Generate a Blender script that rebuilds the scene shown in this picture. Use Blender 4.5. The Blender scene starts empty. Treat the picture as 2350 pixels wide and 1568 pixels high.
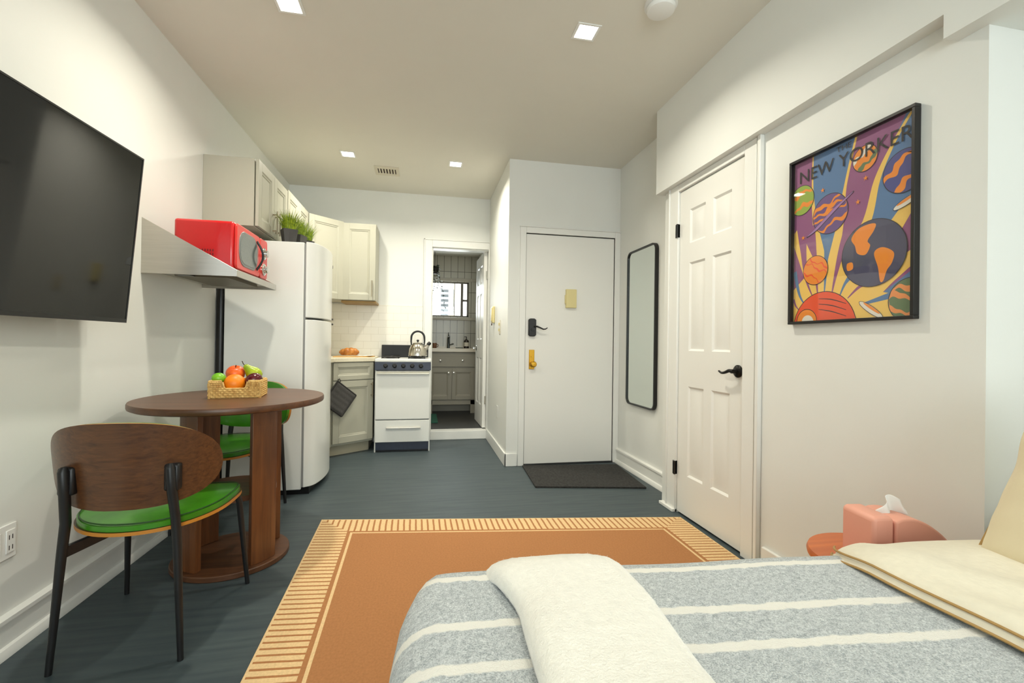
import bpy, bmesh, math, random
from mathutils import Vector, Matrix, noise
random.seed(7)
PI = math.pi
SC = bpy.context.scene
COL = SC.collection

# ------------------------------------------------------------------ camera
EYE = 1.064
YAW, PITCH, ROLL = 0.195, 0.004, 0.014
cam_data = bpy.data.cameras.new('camera')
cam_data.sensor_fit = 'HORIZONTAL'
cam_data.sensor_width = 36.0
cam_data.lens = 16.0
cam_data.clip_start = 0.05
cam = bpy.data.objects.new('camera', cam_data)
COL.objects.link(cam)
_r = Vector((math.cos(YAW), -math.sin(YAW), 0))
_f = Vector((math.cos(PITCH) * math.sin(YAW), math.cos(PITCH) * math.cos(YAW), math.sin(PITCH)))
_u = _r.cross(_f)
_R = _r * math.cos(ROLL) + _u * math.sin(ROLL)
_U = _u * math.cos(ROLL) - _r * math.sin(ROLL)
cam.matrix_world = Matrix(((_R.x, _U.x, -_f.x, 0.0), (_R.y, _U.y, -_f.y, 0.0), (_R.z, _U.z, -_f.z, EYE), (0, 0, 0, 1)))
SC.camera = cam

# ------------------------------------------------------------------ sky, view
SKY_STRENGTH = 6.6
world = bpy.data.worlds.new('sky')
SC.world = world
world.use_nodes = True
_bg = world.node_tree.nodes['Background']
_bg.inputs['Color'].default_value = (0.91, 0.99, 1.0, 1)
_bg.inputs['Strength'].default_value = SKY_STRENGTH
vs = SC.view_settings
vs.view_transform = 'Standard'
vs.look = 'None'
vs.exposure = 0.5
vs.gamma = 1.0
vs.use_curve_mapping = False
DOWNLIGHT_WATTS = 10.6
WIN = (-1.0, 1.3, 0.75, 2.35)          # opening of the window behind the camera: x0, x1, z0, z1
BATHWIN = (-0.12, 0.665, 1.44, 1.95)


def sky_portal(name, loc, rot, sx, sz):
    d = bpy.data.lights.new(name, 'AREA')
    d.shape = 'RECTANGLE'; d.size = sx; d.size_y = sz
    d.cycles.is_portal = True
    o = bpy.data.objects.new(name, d); COL.objects.link(o)
    o.location = loc; o.rotation_euler = rot
    return o


sky_portal('daylight_room', ((WIN[0] + WIN[1]) / 2, -2.34, (WIN[2] + WIN[3]) / 2), (PI / 2, 0, 0), WIN[1] - WIN[0], WIN[3] - WIN[2])
sky_portal('daylight_bathroom', ((BATHWIN[0] + BATHWIN[1]) / 2, 6.86, (BATHWIN[2] + BATHWIN[3]) / 2), (-PI / 2, 0, 0), BATHWIN[1] - BATHWIN[0], BATHWIN[3] - BATHWIN[2])


# ------------------------------------------------------------------ helpers
def lin(c):
    return tuple(((v / 255) / 12.92 if v / 255 <= 0.04045 else ((v / 255 + 0.055) / 1.055) ** 2.4) for v in c) + (1.0,)


MATS = {}


def mat(name, rgb, rough=0.5, metal=0.0, var=0.0, vscale=20.0, stretch=(1, 1, 1), bump=0.0, bscale=200.0, coat=0.0, sheen=0.0, spec=0.5, rgb2=None):
    """principled surface; var mixes towards a lighter/darker (or second) colour by noise, bump adds grain"""
    if name in MATS:
        return MATS[name]
    m = bpy.data.materials.new(name)
    m.use_nodes = True
    nt = m.node_tree
    b = nt.nodes['Principled BSDF']
    col = lin(rgb)
    b.inputs['Base Color'].default_value = col
    b.inputs['Roughness'].default_value = rough
    b.inputs['Metallic'].default_value = metal
    b.inputs['Coat Weight'].default_value = coat
    b.inputs['Coat Roughness'].default_value = 0.1
    b.inputs['Sheen Weight'].default_value = sheen
    b.inputs['Specular IOR Level'].default_value = spec
    tc = nt.nodes.new('ShaderNodeTexCoord')
    mp = nt.nodes.new('ShaderNodeMapping')
    mp.inputs['Scale'].default_value = stretch
    nt.links.new(tc.outputs['Object'], mp.inputs['Vector'])
    if var > 0 or rgb2:
        n = nt.nodes.new('ShaderNodeTexNoise')
        n.inputs['Scale'].default_value = vscale
        n.inputs['Detail'].default_value = 5
        nt.links.new(mp.outputs[0], n.inputs['Vector'])
        r = nt.nodes.new('ShaderNodeValToRGB')
        r.color_ramp.elements[0].position = 0.3
        r.color_ramp.elements[1].position = 0.7
        if rgb2:
            c0, c1 = col, lin(rgb2)
        else:
            c0 = tuple(v * (1 - var) for v in col[:3]) + (1,)
            c1 = tuple(min(1, v * (1 + var)) for v in col[:3]) + (1,)
        r.color_ramp.elements[0].color = c0
        r.color_ramp.elements[1].color = c1
        nt.links.new(n.outputs['Fac'], r.inputs['Fac'])
        nt.links.new(r.outputs['Color'], b.inputs['Base Color'])
    if bump > 0:
        n2 = nt.nodes.new('ShaderNodeTexNoise')
        n2.inputs['Scale'].default_value = bscale
        n2.inputs['Detail'].default_value = 3
        nt.links.new(mp.outputs[0], n2.inputs['Vector'])
        bp = nt.nodes.new('ShaderNodeBump')
        bp.inputs['Strength'].default_value = bump
        bp.inputs['Distance'].default_value = 0.002
        nt.links.new(n2.outputs['Fac'], bp.inputs['Height'])
        nt.links.new(bp.outputs[0], b.inputs['Normal'])
    MATS[name] = m
    return m


def emit(name, rgb, strength):
    m = bpy.data.materials.new(name)
    m.use_nodes = True
    b = m.node_tree.nodes['Principled BSDF']
    b.inputs['Base Color'].default_value = lin(rgb)
    b.inputs['Emission Color'].default_value = lin(rgb)
    b.inputs['Emission Strength'].default_value = strength
    return m


def glass(name, tint=(1, 1, 1), rough=0.0):
    """thin pane: clear with a surface reflection that grows at grazing angles"""
    m = bpy.data.materials.new(name)
    m.use_nodes = True
    nt = m.node_tree
    nt.nodes.remove(nt.nodes['Principled BSDF'])
    out = nt.nodes['Material Output']
    t = nt.nodes.new('ShaderNodeBsdfTransparent'); t.inputs['Color'].default_value = tint + (1,)
    g = nt.nodes.new('ShaderNodeBsdfGlossy'); g.inputs['Roughness'].default_value = rough
    lw = nt.nodes.new('ShaderNodeLayerWeight'); lw.inputs['Blend'].default_value = 0.5
    pw = nt.nodes.new('ShaderNodeMath'); pw.operation = 'POWER'; pw.inputs[1].default_value = 5.0
    f = nt.nodes.new('ShaderNodeMapRange'); f.inputs['To Min'].default_value = 0.035; f.inputs['To Max'].default_value = 0.9
    nt.links.new(lw.outputs['Facing'], pw.inputs[0]); nt.links.new(pw.outputs[0], f.inputs['Value'])
    mx = nt.nodes.new('ShaderNodeMixShader')
    nt.links.new(f.outputs[0], mx.inputs[0]); nt.links.new(t.outputs[0], mx.inputs[1]); nt.links.new(g.outputs[0], mx.inputs[2])
    nt.links.new(mx.outputs[0], out.inputs['Surface'])
    return m


def wood(name, dark, light, axis=0, scale=1.0, rough=0.4, coat=0.2):
    m = bpy.data.materials.new(name)
    m.use_nodes = True
    nt = m.node_tree
    b = nt.nodes['Principled BSDF']
    b.inputs['Roughness'].default_value = rough
    b.inputs['Coat Weight'].default_value = coat
    b.inputs['Coat Roughness'].default_value = 0.25
    tc = nt.nodes.new('ShaderNodeTexCoord')
    mp = nt.nodes.new('ShaderNodeMapping')
    s = [38 * scale] * 3; s[axis] = 2.2 * scale
    mp.inputs['Scale'].default_value = s
    n = nt.nodes.new('ShaderNodeTexNoise'); n.inputs['Scale'].default_value = 1.0; n.inputs['Detail'].default_value = 7; n.inputs['Roughness'].default_value = 0.65
    n.inputs['Distortion'].default_value = 0.6
    r = nt.nodes.new('ShaderNodeValToRGB')
    r.color_ramp.elements[0].position = 0.3; r.color_ramp.elements[0].color = lin(dark)
    r.color_ramp.elements[1].position = 0.72; r.color_ramp.elements[1].color = lin(light)
    nt.links.new(tc.outputs['Object'], mp.inputs['Vector']); nt.links.new(mp.outputs[0], n.inputs['Vector'])
    nt.links.new(n.outputs['Fac'], r.inputs['Fac']); nt.links.new(r.outputs[0], b.inputs['Base Color'])
    return m


def wm(o):
    m = o.matrix_basis.copy()
    p = o.parent
    while p:
        m = p.matrix_basis @ m
        p = p.parent
    return m


class MB:
    """collects shapes in one bmesh; build() links it as ONE mesh object"""

    def __init__(self):
        self.bm = bmesh.new()

    def face(self, pts, m=0):
        vs_ = [self.bm.verts.new(p) for p in pts]
        f = self.bm.faces.new(vs_); f.material_index = m
        return f

    def box(self, x0, x1, y0, y1, z0, z1, m=0):
        v = [self.bm.verts.new((x, y, z)) for z in (z0, z1) for y in (y0, y1) for x in (x0, x1)]
        for q in ((0, 2, 3, 1), (4, 5, 7, 6), (0, 1, 5, 4), (2, 6, 7, 3), (0, 4, 6, 2), (1, 3, 7, 5)):
            f = self.bm.faces.new([v[i] for i in q]); f.material_index = m
        return self

    def prism(self, outline, a, b, axis='z', m=0):
        """outline: 2D points; extruded along axis from a to b"""
        def P(p, h):
            return {'z': (p[0], p[1], h), 'y': (p[0], h, p[1]), 'x': (h, p[0], p[1])}[axis]
        lo = [self.bm.verts.new(P(p, a)) for p in outline]
        hi = [self.bm.verts.new(P(p, b)) for p in outline]
        n = len(outline)
        fs = [self.bm.faces.new(lo[::-1]), self.bm.faces.new(hi)]
        for i in range(n):
            fs.append(self.bm.faces.new((lo[i], lo[(i + 1) % n], hi[(i + 1) % n], hi[i])))
        for f in fs:
            f.material_index = m
        return self

    def tube(self, pts, r, seg=12, m=0, caps=True, closed=False):
        pts = [Vector(p) for p in pts]
        rs = r if isinstance(r, (list, tuple)) else [r] * len(pts)
        rings = []
        n = len(pts)
        prev = None
        for i, p in enumerate(pts):
            if closed:
                d = pts[(i + 1) % n] - pts[i - 1]
            else:
                d = pts[min(i + 1, n - 1)] - pts[max(i - 1, 0)]
            d.normalize()
            if prev is None:
                ref = Vector((0, 0, 1)) if abs(d.z) < 0.9 else Vector((1, 0, 0))
                a = d.cross(ref).normalized()
            else:
                a = (prev - d * prev.dot(d)).normalized()
            prev = a
            b = d.cross(a)
            rings.append([self.bm.verts.new(p + (a * math.cos(t) + b * math.sin(t)) * rs[i]) for t in [2 * PI * k / seg for k in range(seg)]])
        last = n if closed else n - 1
        for i in range(last):
            A, B = rings[i], rings[(i + 1) % n]
            for k in range(seg):
                f = self.bm.faces.new((A[k], A[(k + 1) % seg], B[(k + 1) % seg], B[k])); f.material_index = m
        if caps and not closed:
            f = self.bm.faces.new(rings[0][::-1]); f.material_index = m
            f = self.bm.faces.new(rings[-1]); f.material_index = m
        return self

    def lathe(self, prof, c=(0, 0, 0), seg=32, axis='z', m=0, sx=1.0, sy=1.0, sq=0.0):
        """prof: (radius, height) list. sq>0 squares the section"""
        rings = []
        for r, h in prof:
            ring = []
            for k in range(seg):
                t = 2 * PI * k / seg
                ct, st = math.cos(t), math.sin(t)
                if sq:
                    q = 1.0 / max(abs(ct), abs(st)); q = 1 + (q - 1) * sq
                else:
                    q = 1
                x, y = r * ct * sx * q, r * st * sy * q
                p = {'z': (x, y, h), 'y': (x, h, y), 'x': (h, x, y)}[axis]
                ring.append(self.bm.verts.new((c[0] + p[0], c[1] + p[1], c[2] + p[2])))
            rings.append(ring)
        for A, B in zip(rings, rings[1:]):
            for k in range(seg):
                f = self.bm.faces.new((A[k], A[(k + 1) % seg], B[(k + 1) % seg], B[k])); f.material_index = m
        for ring in (rings[0], rings[-1]):
            f = self.bm.faces.new(ring); f.material_index = m
        return self

    def grid(self, fn, nu, nv, m=0, cu=False, cv=False):
        V = [[self.bm.verts.new(fn(i / (nu if cu else nu - 1), j / (nv if cv else nv - 1))) for j in range(nv)] for i in range(nu)]
        for i in range(nu if cu else nu - 1):
            for j in range(nv if cv else nv - 1):
                a, b, c, d = V[i][j], V[(i + 1) % nu][j], V[(i + 1) % nu][(j + 1) % nv], V[i][(j + 1) % nv]
                f = self.bm.faces.new((a, b, c, d)); f.material_index = m
        return self

    def blob(self, c, r, fn=None, nu=28, nv=18, m=0):
        """closed ball; fn(theta, phi, unit vector) returns a radius factor"""
        top = None
        rings = []
        for j in range(1, nv):
            ph = PI * j / nv
            ring = []
            for i in range(nu):
                th = 2 * PI * i / nu
                d = Vector((math.sin(ph) * math.cos(th), math.sin(ph) * math.sin(th), math.cos(ph)))
                k = fn(th, ph, d) if fn else 1
                ring.append(self.bm.verts.new(Vector(c) + Vector((d.x * r[0], d.y * r[1], d.z * r[2])) * k))
            rings.append(ring)
        for A, B in zip(rings, rings[1:]):
            for k in range(nu):
                f = self.bm.faces.new((A[k], B[k], B[(k + 1) % nu], A[(k + 1) % nu])); f.material_index = m
        k0 = fn(0, 0, Vector((0, 0, 1))) if fn else 1
        k1 = fn(0, PI, Vector((0, 0, -1))) if fn else 1
        t = self.bm.verts.new(Vector(c) + Vector((0, 0, r[2] * k0)))
        b = self.bm.verts.new(Vector(c) - Vector((0, 0, r[2] * k1)))
        for k in range(nu):
            f = self.bm.faces.new((t, rings[0][k], rings[0][(k + 1) % nu])); f.material_index = m
            f = self.bm.faces.new((b, rings[-1][(k + 1) % nu], rings[-1][k])); f.material_index = m
        return self

    def move(self, M):
        bmesh.ops.transform(self.bm, matrix=M, verts=self.bm.verts)
        return self

    def build(self, name, mats, parent=None, smooth=38, bevel=0.0, local=False, segs=2, subsurf=0, recalc=True):
        bm = self.bm
        if recalc:
            bmesh.ops.recalc_face_normals(bm, faces=bm.faces)
        if parent is not None and not local:
            bmesh.ops.transform(bm, matrix=wm(parent).inverted(), verts=bm.verts)
        lim = math.radians(smooth)
        for f in bm.faces:
            f.smooth = smooth > 0
        for e in bm.edges:
            e.smooth = not (len(e.link_faces) == 2 and e.calc_face_angle(0) > lim)
        me = bpy.data.meshes.new(name)
        bm.to_mesh(me); bm.free()
        for m in (mats if isinstance(mats, (list, tuple)) else [mats]):
            me.materials.append(m)
        o = bpy.data.objects.new(name, me)
        COL.objects.link(o)
        if parent is not None:
            o.parent = parent
        if subsurf:
            s = o.modifiers.new('subdivision', 'SUBSURF'); s.levels = subsurf; s.render_levels = subsurf
        if bevel > 0:
            bv = o.modifiers.new('edge', 'BEVEL'); bv.width = bevel; bv.segments = segs
            bv.limit_method = 'ANGLE'; bv.angle_limit = math.radians(40); bv.harden_normals = False
        return o


def tag(o, label, cat, group=None):
    o['label'] = label; o['category'] = cat
    if group:
        o['group'] = group
    return o


def thing(name, label, cat, loc=(0, 0, 0), rz=0.0, group=None):
    o = bpy.data.objects.new(name, None)
    o.empty_display_size = 0.1
    COL.objects.link(o)
    o.location = loc; o.rotation_euler = (0, 0, rz)
    return tag(o, label, cat, group)


def struct(o):
    o['kind'] = 'structure'
    return o


def dup(root, loc, rz, label, group=None):
    def cp(o, parent):
        c = o.copy(); COL.objects.link(c); c.parent = parent
        for ch in list(o.children):
            cp(ch, c)
        return c
    r = root.copy(); COL.objects.link(r)
    for ch in list(root.children):
        cp(ch, r)
    r.location = loc; r.rotation_euler = (0, 0, rz); r['label'] = label
    if group:
        r['group'] = group
    return r


def at(o, loc, rz=0.0):
    o.location = loc; o.rotation_euler = (0, 0, rz)
    return o


# ------------------------------------------------------------------ materials
WALL = mat('wall paint', (230, 231, 226), 0.55, var=0.012, vscale=3, bump=0.12, bscale=60)
CEIL = mat('ceiling paint', (228, 225, 214), 0.7, var=0.01, vscale=3)
TRIM = mat('trim paint', (234, 234, 229), 0.35, bump=0.05, bscale=40)
DOORP = mat('door paint', (234, 233, 227), 0.38, bump=0.06, bscale=40)
BLACK = mat('black metal', (20, 20, 21), 0.42, 0.0, bump=0.04, bscale=300)
BLACKG = mat('black plastic', (14, 14, 15), 0.3)
BRONZE = mat('dark bronze', (26, 24, 22), 0.35, 0.6)
STEEL = mat('brushed steel', (196, 192, 184), 0.34, 0.9, var=0.06, vscale=6, stretch=(1, 60, 60))
STEELB = mat('polished steel', (205, 200, 190), 0.16, 1.0)
CHROME = mat('chrome', (215, 214, 210), 0.1, 1.0)
WHITEAP = mat('white enamel', (232, 233, 228), 0.28, coat=0.3, bump=0.03, bscale=400)
WHITEP = mat('white plastic', (238, 238, 234), 0.35)
CABINET = mat('cabinet paint', (177, 175, 159), 0.42, bump=0.03, bscale=80)
BRASS = mat('brass', (212, 165, 60), 0.3, 0.9)
IVORY = mat('aged ivory plastic', (222, 208, 150), 0.4)


# ------------------------------------------------------------------ the room
XL, XR, XS, XN, YB, YE, ZC = -1.36, 1.615, 1.558, 1.754, 5.03, 3.873, 2.665
XA, YA, YF = 1.84, 1.035, -2.3      # alcove wall, end of the poster wall, wall behind the camera


def floor_material():
    m = bpy.data.materials.new('painted floor')
    m.use_nodes = True
    nt = m.node_tree; b = nt.nodes['Principled BSDF']
    tc = nt.nodes.new('ShaderNodeTexCoord')
    mp = nt.nodes.new('ShaderNodeMapping'); mp.inputs['Scale'].default_value = (1.2, 16, 1)
    n = nt.nodes.new('ShaderNodeTexNoise'); n.inputs['Scale'].default_value = 2.2; n.inputs['Detail'].default_value = 6
    n2 = nt.nodes.new('ShaderNodeTexNoise'); n2.inputs['Scale'].default_value = 1.3; n2.inputs['Detail'].default_value = 4
    r = nt.nodes.new('ShaderNodeValToRGB')
    r.color_ramp.elements[0].position = 0.32; r.color_ramp.elements[0].color = lin((58, 69, 74))
    r.color_ramp.elements[1].position = 0.68; r.color_ramp.elements[1].color = lin((72, 83, 85))
    nt.links.new(tc.outputs['Object'], mp.inputs[0]); nt.links.new(mp.outputs[0], n.inputs['Vector'])
    nt.links.new(n.outputs['Fac'], r.inputs['Fac']); nt.links.new(r.outputs[0], b.inputs['Base Color'])
    nt.links.new(tc.outputs['Object'], n2.inputs['Vector'])
    rr = nt.nodes.new('ShaderNodeMapRange'); rr.inputs['To Min'].default_value = 0.4; rr.inputs['To Max'].default_value = 0.58
    nt.links.new(n2.outputs['Fac'], rr.inputs['Value']); nt.links.new(rr.outputs[0], b.inputs['Roughness'])
    bp = nt.nodes.new('ShaderNodeBump'); bp.inputs['Strength'].default_value = 0.25; bp.inputs['Distance'].default_value = 0.003
    nt.links.new(n.outputs['Fac'], bp.inputs['Height']); nt.links.new(bp.outputs[0], b.inputs['Normal'])
    return m


FLOOR = floor_material()
FLOOR.node_tree.nodes['Principled BSDF'].inputs['Specular IOR Level'].default_value = 0.38
struct(MB().box(XL - .1, XA + .1, YF - .1, YB + .12, -.1, 0).build('floor', FLOOR, smooth=0))
struct(MB().box(XL - .1, XA + .1, YF - .1, YB + .12, ZC, ZC + .1).build('ceiling', CEIL, smooth=0))
struct(MB().box(XL - .1, XL, YF - .1, YB + .12, 0, ZC).build('wall_left', WALL, smooth=0))
# far wall with the raised bathroom doorway
BD0, BD1, BDT, STEP = 0.095, 0.715, 2.1, 0.094
w = MB()
w.box(XL, BD0, YB, YB + .12, 0, ZC); w.box(BD1, .86, YB, YB + .12, 0, ZC); w.box(BD0, BD1, YB, YB + .12, BDT, ZC)
struct(w.build('wall_far', WALL, smooth=0))
struct(MB().box(BD0, BD1, YB - .012, YB + .13, 0, STEP).build('trim_1', TRIM, bevel=.004))
# wall that juts out beside the bathroom door, and the entry wall with its door opening
struct(MB().box(.724, .86, YE, YB, 0, ZC).build('wall_jut', WALL, smooth=0))
ED0, ED1, EDT = 0.878, 1.704, 2.03
w = MB()
w.box(.86, ED0, YE, YE + .12, 0, ZC); w.box(ED1, XN + .1, YE, YE + .12, 0, ZC); w.box(ED0, ED1, YE, YE + .12, EDT, ZC)
struct(w.build('wall_entry', WALL, smooth=0))
struct(MB().box(XN, XN + .1, 2.79, YE, 0, ZC).build('wall_nook', WALL, smooth=0))
# closet wall with the six panel door and the poster wall
CD0, CD1, CDT = 2.05, 2.652, 2.047
w = MB()
w.box(XR, XR + .12, YA, CD0, 0, 2.1); w.box(XR, XR + .12, CD1, 2.84, 0, 2.1); w.box(XR, XR + .12, CD0, CD1, CDT, 2.1)
struct(w.build('wall_closet', WALL, smooth=0))
struct(MB().box(XR + .12, XA + .1, YA, YA + .1, 0, 2.1).build('wall_alcove', WALL, smooth=0))
struct(MB().box(XA, XA + .1, YF, YA, 0, ZC).build('wall_right', WALL, smooth=0))
w = MB()
w.prism([(YF, 2.018), (1.114, 2.018), (1.114, 2.094), (2.866, 2.094), (2.866, ZC), (YF, ZC)], XS, XA + .1, axis='x')
struct(w.build('ceiling_soffit', WALL, smooth=0))
w = MB()
w.box(XA + .1, XA + .2, YA, 2.95, 0, 2.1); w.box(XR + .12, XA + .1, 2.80, 2.84, 0, 2.1)
struct(w.build('wall_closet_blocker', WALL, smooth=0))  # unseen closet walls, added to stop sky light leaking under the door
struct(MB().box(.80, XN + .1, YE + .13, YE + .2, 0, ZC).build('wall_entry_blocker', WALL, smooth=0))  # unseen backing behind the entry door, added to block sky light
# wall behind the camera with the large window
w = MB()
w.box(XL, WIN[0], YF - .1, YF, 0, ZC); w.box(WIN[1], XA, YF - .1, YF, 0, ZC)
w.box(WIN[0], WIN[1], YF - .1, YF, 0, WIN[2]); w.box(WIN[0], WIN[1], YF - .1, YF, WIN[3], ZC)
struct(w.build('wall_front', WALL, smooth=0))
w = MB()
for a, b, c, d in ((WIN[0], WIN[1], WIN[2], WIN[2] + .05), (WIN[0], WIN[1], WIN[3] - .05, WIN[3]), (WIN[0], WIN[0] + .05, WIN[2], WIN[3]), (WIN[1] - .05, WIN[1], WIN[2], WIN[3]), (.12, .18, WIN[2], WIN[3])):
    w.box(a, b, YF - .08, YF - .03, c, d)
w.box(WIN[0], WIN[1], YF - .075, YF - .04, 1.53, 1.57)
win1 = struct(w.build('window_1', TRIM, bevel=.003))
MB().box(WIN[0] + .05, WIN[1] - .05, YF - .058, YF - .052, WIN[2] + .05, WIN[3] - .05).build('pane', glass('window glass'), win1, smooth=0)


def baseboard(name, outline_fn, a, b, h=.135):
    """two step base with a shoe; outline_fn(depth, z) gives the section, extruded a..b"""
    pass


def skirting(name, axis, wall, a, b, sgn, h=.132):
    s = [(0, 0), (.034, 0), (.034, .012), (.026, .03), (.016, .034), (.016, h - .024), (.024, h - .02), (.024, h - .006), (.01, h), (0, h)]
    m = MB()
    if axis == 'y':      # runs along y, on a wall at x = wall
        m.prism([(wall + sgn * d, z) for d, z in s], a, b, axis='y')
    else:                # runs along x, on a wall at y = wall
        m.prism([(wall + sgn * d, z) for d, z in s], a, b, axis='x')
    return struct(m.build(name, TRIM, smooth=30))


skirting('baseboard_left', 'y', XL, YF, 5.0, 1)
skirting('baseboard_nook', 'y', XN, 2.86, YE, -1)
def flat_skirting(name, m):
    return struct(m.build(name, TRIM, bevel=.004))
flat_skirting('baseboard_jut', MB().box(.709, .724, YE - .015, YB - .014, 0, .112).box(.709, ED0 - .058, YE - .015, YE, 0, .112))
flat_skirting('baseboard_closet', MB().box(XR - .016, XR, YA, 1.9, 0, .112))

# bathroom door casing
w = MB()
w.box(BD0 - .075, BD0, YB - .018, YB, STEP, BDT + .075); w.box(BD1, .724, YB - .018, YB, STEP, BDT + .075); w.box(BD0, BD1, YB - .018, YB, BDT, BDT + .075)
w.box(BD0 - .088, BD0 - .075, YB - .024, YB, 0, BDT + .088); w.box(BD0 - .088, .724, YB - .024, YB, BDT + .075, BDT + .088)
w.box(BD0, BD0 + .012, YB, YB + .12, STEP, BDT); w.box(BD0, BD1, YB, YB + .12, BDT - .012, BDT)
struct(w.build('trim_2', TRIM, bevel=.003))
# entry door frame
w = MB()
w.box(ED0 - .052, ED0, YE - .014, YE + .03, 0, EDT + .05); w.box(ED1, XN, YE - .014, YE + .03, 0, EDT + .05); w.box(ED0, ED1, YE - .014, YE + .03, EDT, EDT + .05)
w.box(ED0 - .06, XN, YE - .02, YE, EDT + .05, EDT + .06)
struct(w.build('trim_3', TRIM, bevel=.003))
# closet casing with fluted right hand side
w = MB()
w.box(XR - .016, XR, CD1 + .004, CD1 + .1, 0, 2.094); w.box(XR - .022, XR, CD1 + .1, CD1 + .115, 0, 2.094)
w.box(XR - .016, XR, CD0 - .09, CD0 - .004, 0, 2.094); w.box(XR - .024, XR, CD0 - .125, CD0 - .103, 0, 2.094)
w.box(XR - .016, XR, CD0 - .004, CD1 + .004, CDT + .002, 2.094)
w.box(XR - .034, XR, CD1 + .004, CD1 + .17, 0, .02)
struct(w.build('trim_4', TRIM, bevel=.003))


def six_panel_door(w_, h_, t):
    """slab with six sunk, raised-centre panels on both faces; x across, y thickness (front at y=0), z up"""
    m = MB()
    s, mu = w_ * .175, w_ * .12               # stile and mullion widths
    cols = [(s, w_ / 2 - mu / 2), (w_ / 2 + mu / 2, w_ - s)]
    k = h_ / 2.03
    rows = [(.245 * k, .80 * k), (1.02 * k, 1.565 * k), (1.685 * k, 1.895 * k)]
    m.box(0, s, 0, t, 0, h_); m.box(w_ - s, w_, 0, t, 0, h_); m.box(w_ / 2 - mu / 2, w_ / 2 + mu / 2, 0, t, 0, h_)
    zs = [0] + [z for r in rows for z in r] + [h_]
    for a, b in zip(zs[0::2], zs[1::2]):
        for c0, c1 in cols:
            m.box(c0, c1, 0, t, a, b)
    for c0, c1 in cols:
        for z0, z1 in rows:
            for fy, sg in ((0, 1), (t, -1)):
                lev = [(0, 0), (.012, .009), (.02, .009), (.045, .003)]
                ring = []
                for ins, dep in lev:
                    y = fy + sg * dep
                    ring.append([m.bm.verts.new(p) for p in ((c0 + ins, y, z0 + ins), (c1 - ins, y, z0 + ins), (c1 - ins, y, z1 - ins), (c0 + ins, y, z1 - ins))])
                for A, B in zip(ring, ring[1:]):
                    for i in range(4):
                        m.bm.faces.new((A[i], A[(i + 1) % 4], B[(i + 1) % 4], B[i]))
                m.bm.faces.new(ring[-1])
    return m


# closet door: hinges at the far side, lever at the near side
m = six_panel_door(CD1 - CD0 - .006, CDT - .016, .038)
m.move(Matrix.Translation((XR - .002, CD1 - .003, .012)) @ Matrix.Rotation(-PI / 2, 4, 'Z'))
door1 = struct(m.build('door_1', DOORP, smooth=25, recalc=True))


def lever(parent, mat_, base, out, along, name='handle', rose=.033, L=.115):
    """round rose with a wavy lever; out = direction off the door, along = direction of the grip"""
    base, out, along = Vector(base), Vector(out).normalized(), Vector(along).normalized()
    m = MB()
    up = Vector((0, 0, 1))
    m.lathe([(rose * .7, .0), (rose, .002), (rose, .008), (rose * .8, .015), (rose * .35, .018), (rose * .33, .045), (0.001, .046)], seg=28)
    side = out.cross(up)
    M = Matrix((( -side.x, up.x, out.x, base.x), (-side.y, up.y, out.y, base.y), (-side.z, up.z, out.z, base.z), (0, 0, 0, 1)))
    m.move(M)
    pts = []
    for i in range(15):
        t = i / 14
        z = .004 * math.sin(t * 3) - .016 * math.sin(max(0, t - .25) * PI * 1.1) + .006 * max(0, t - .8) * 5 * .6
        pts.append(base + out * (.04 + .004 * math.sin(t * PI)) + along * (L * t - .01) + up * z)
    m.tube(pts, [.0105 - .0055 * (i / 14) for i in range(15)], seg=10)
    return m.build(name, mat_, parent)


lever(door1, BRONZE, (XR - .002, 2.088, .935), (-1, 0, 0), (0, 1, 0))
def hinge(parent, x, y, z, mat_, dx, dy, h=.09):
    m = MB().tube([(x, y, z - h / 2), (x, y, z + h / 2)], .007, seg=10)
    m.box(min(x, x + dx), max(x, x + dx) if dx else x + .002, min(y, y + dy), max(y, y + dy) if dy else y + .002, z - h / 2, z + h / 2)
    return m.build('hinge', mat_, parent)
for z in (1.80, .285):
    hinge(door1, XR - .02, CD1 + .004, z, BLACKG, .018, .022, .085)

# entry door: flat painted slab
door2 = struct(MB().box(ED0 + .004, ED1 - .004, YE + .002, YE + .045, .012, EDT - .006).build('door_2', DOORP, bevel=.003))
for z in (1.86, 1.06, .26):
    hinge(door2, ED1 + .012, YE - .008, z, TRIM, .022, .008, .15)
m = MB()
o8 = [(-.034, -.066), (-.02, -.078), (.02, -.078), (.034, -.066), (.034, .066), (.02, .078), (-.02, .078), (-.034, .066)]
m.prism([(.940 + a, 1.205 + b) for a, b in o8], YE - .028, YE + .003, axis='y')
kp = m.build('keypad_lock', BLACK, door2, bevel=.005)
kp['label'] = 'black electronic keypad lock'
MB().lathe([(.014, YE - .034), (.014, YE - .026), ], (.94, 0, 1.185), seg=20, axis='y').build('thumb_turn', BLACKG, kp)
m = MB().tube([(.955, YE - .03, 1.215), (.975, YE - .05, 1.213), (1.0, YE - .055, 1.203), (1.03, YE - .055, 1.19), (1.05, YE - .053, 1.192), (1.068, YE - .05, 1.203)], [.008, .008, .007, .006, .005, .004], seg=10)
m.build('lever', BLACK, kp)
m = MB().box(.917, .965, YE - .008, YE + .003, .84, 1.01)
bl = m.build('brass_lock', BRASS, door2, bevel=.003)
bl['label'] = 'brass lock plate with knob'
MB().lathe([(.008, YE - .03), (.02, YE - .028), (.026, YE - .04), (.026, YE - .052), (.018, YE - .06), (.001, YE - .061)], (.95, 0, .885), seg=24, axis='y').lathe([(.009, YE - .02), (.009, YE - .004)], (.942, 0, .955), seg=16, axis='y').build('knob', BRASS, bl)
m = MB().box(1.243, 1.34, YE - .026, YE + .003, 1.385, 1.55)
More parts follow.
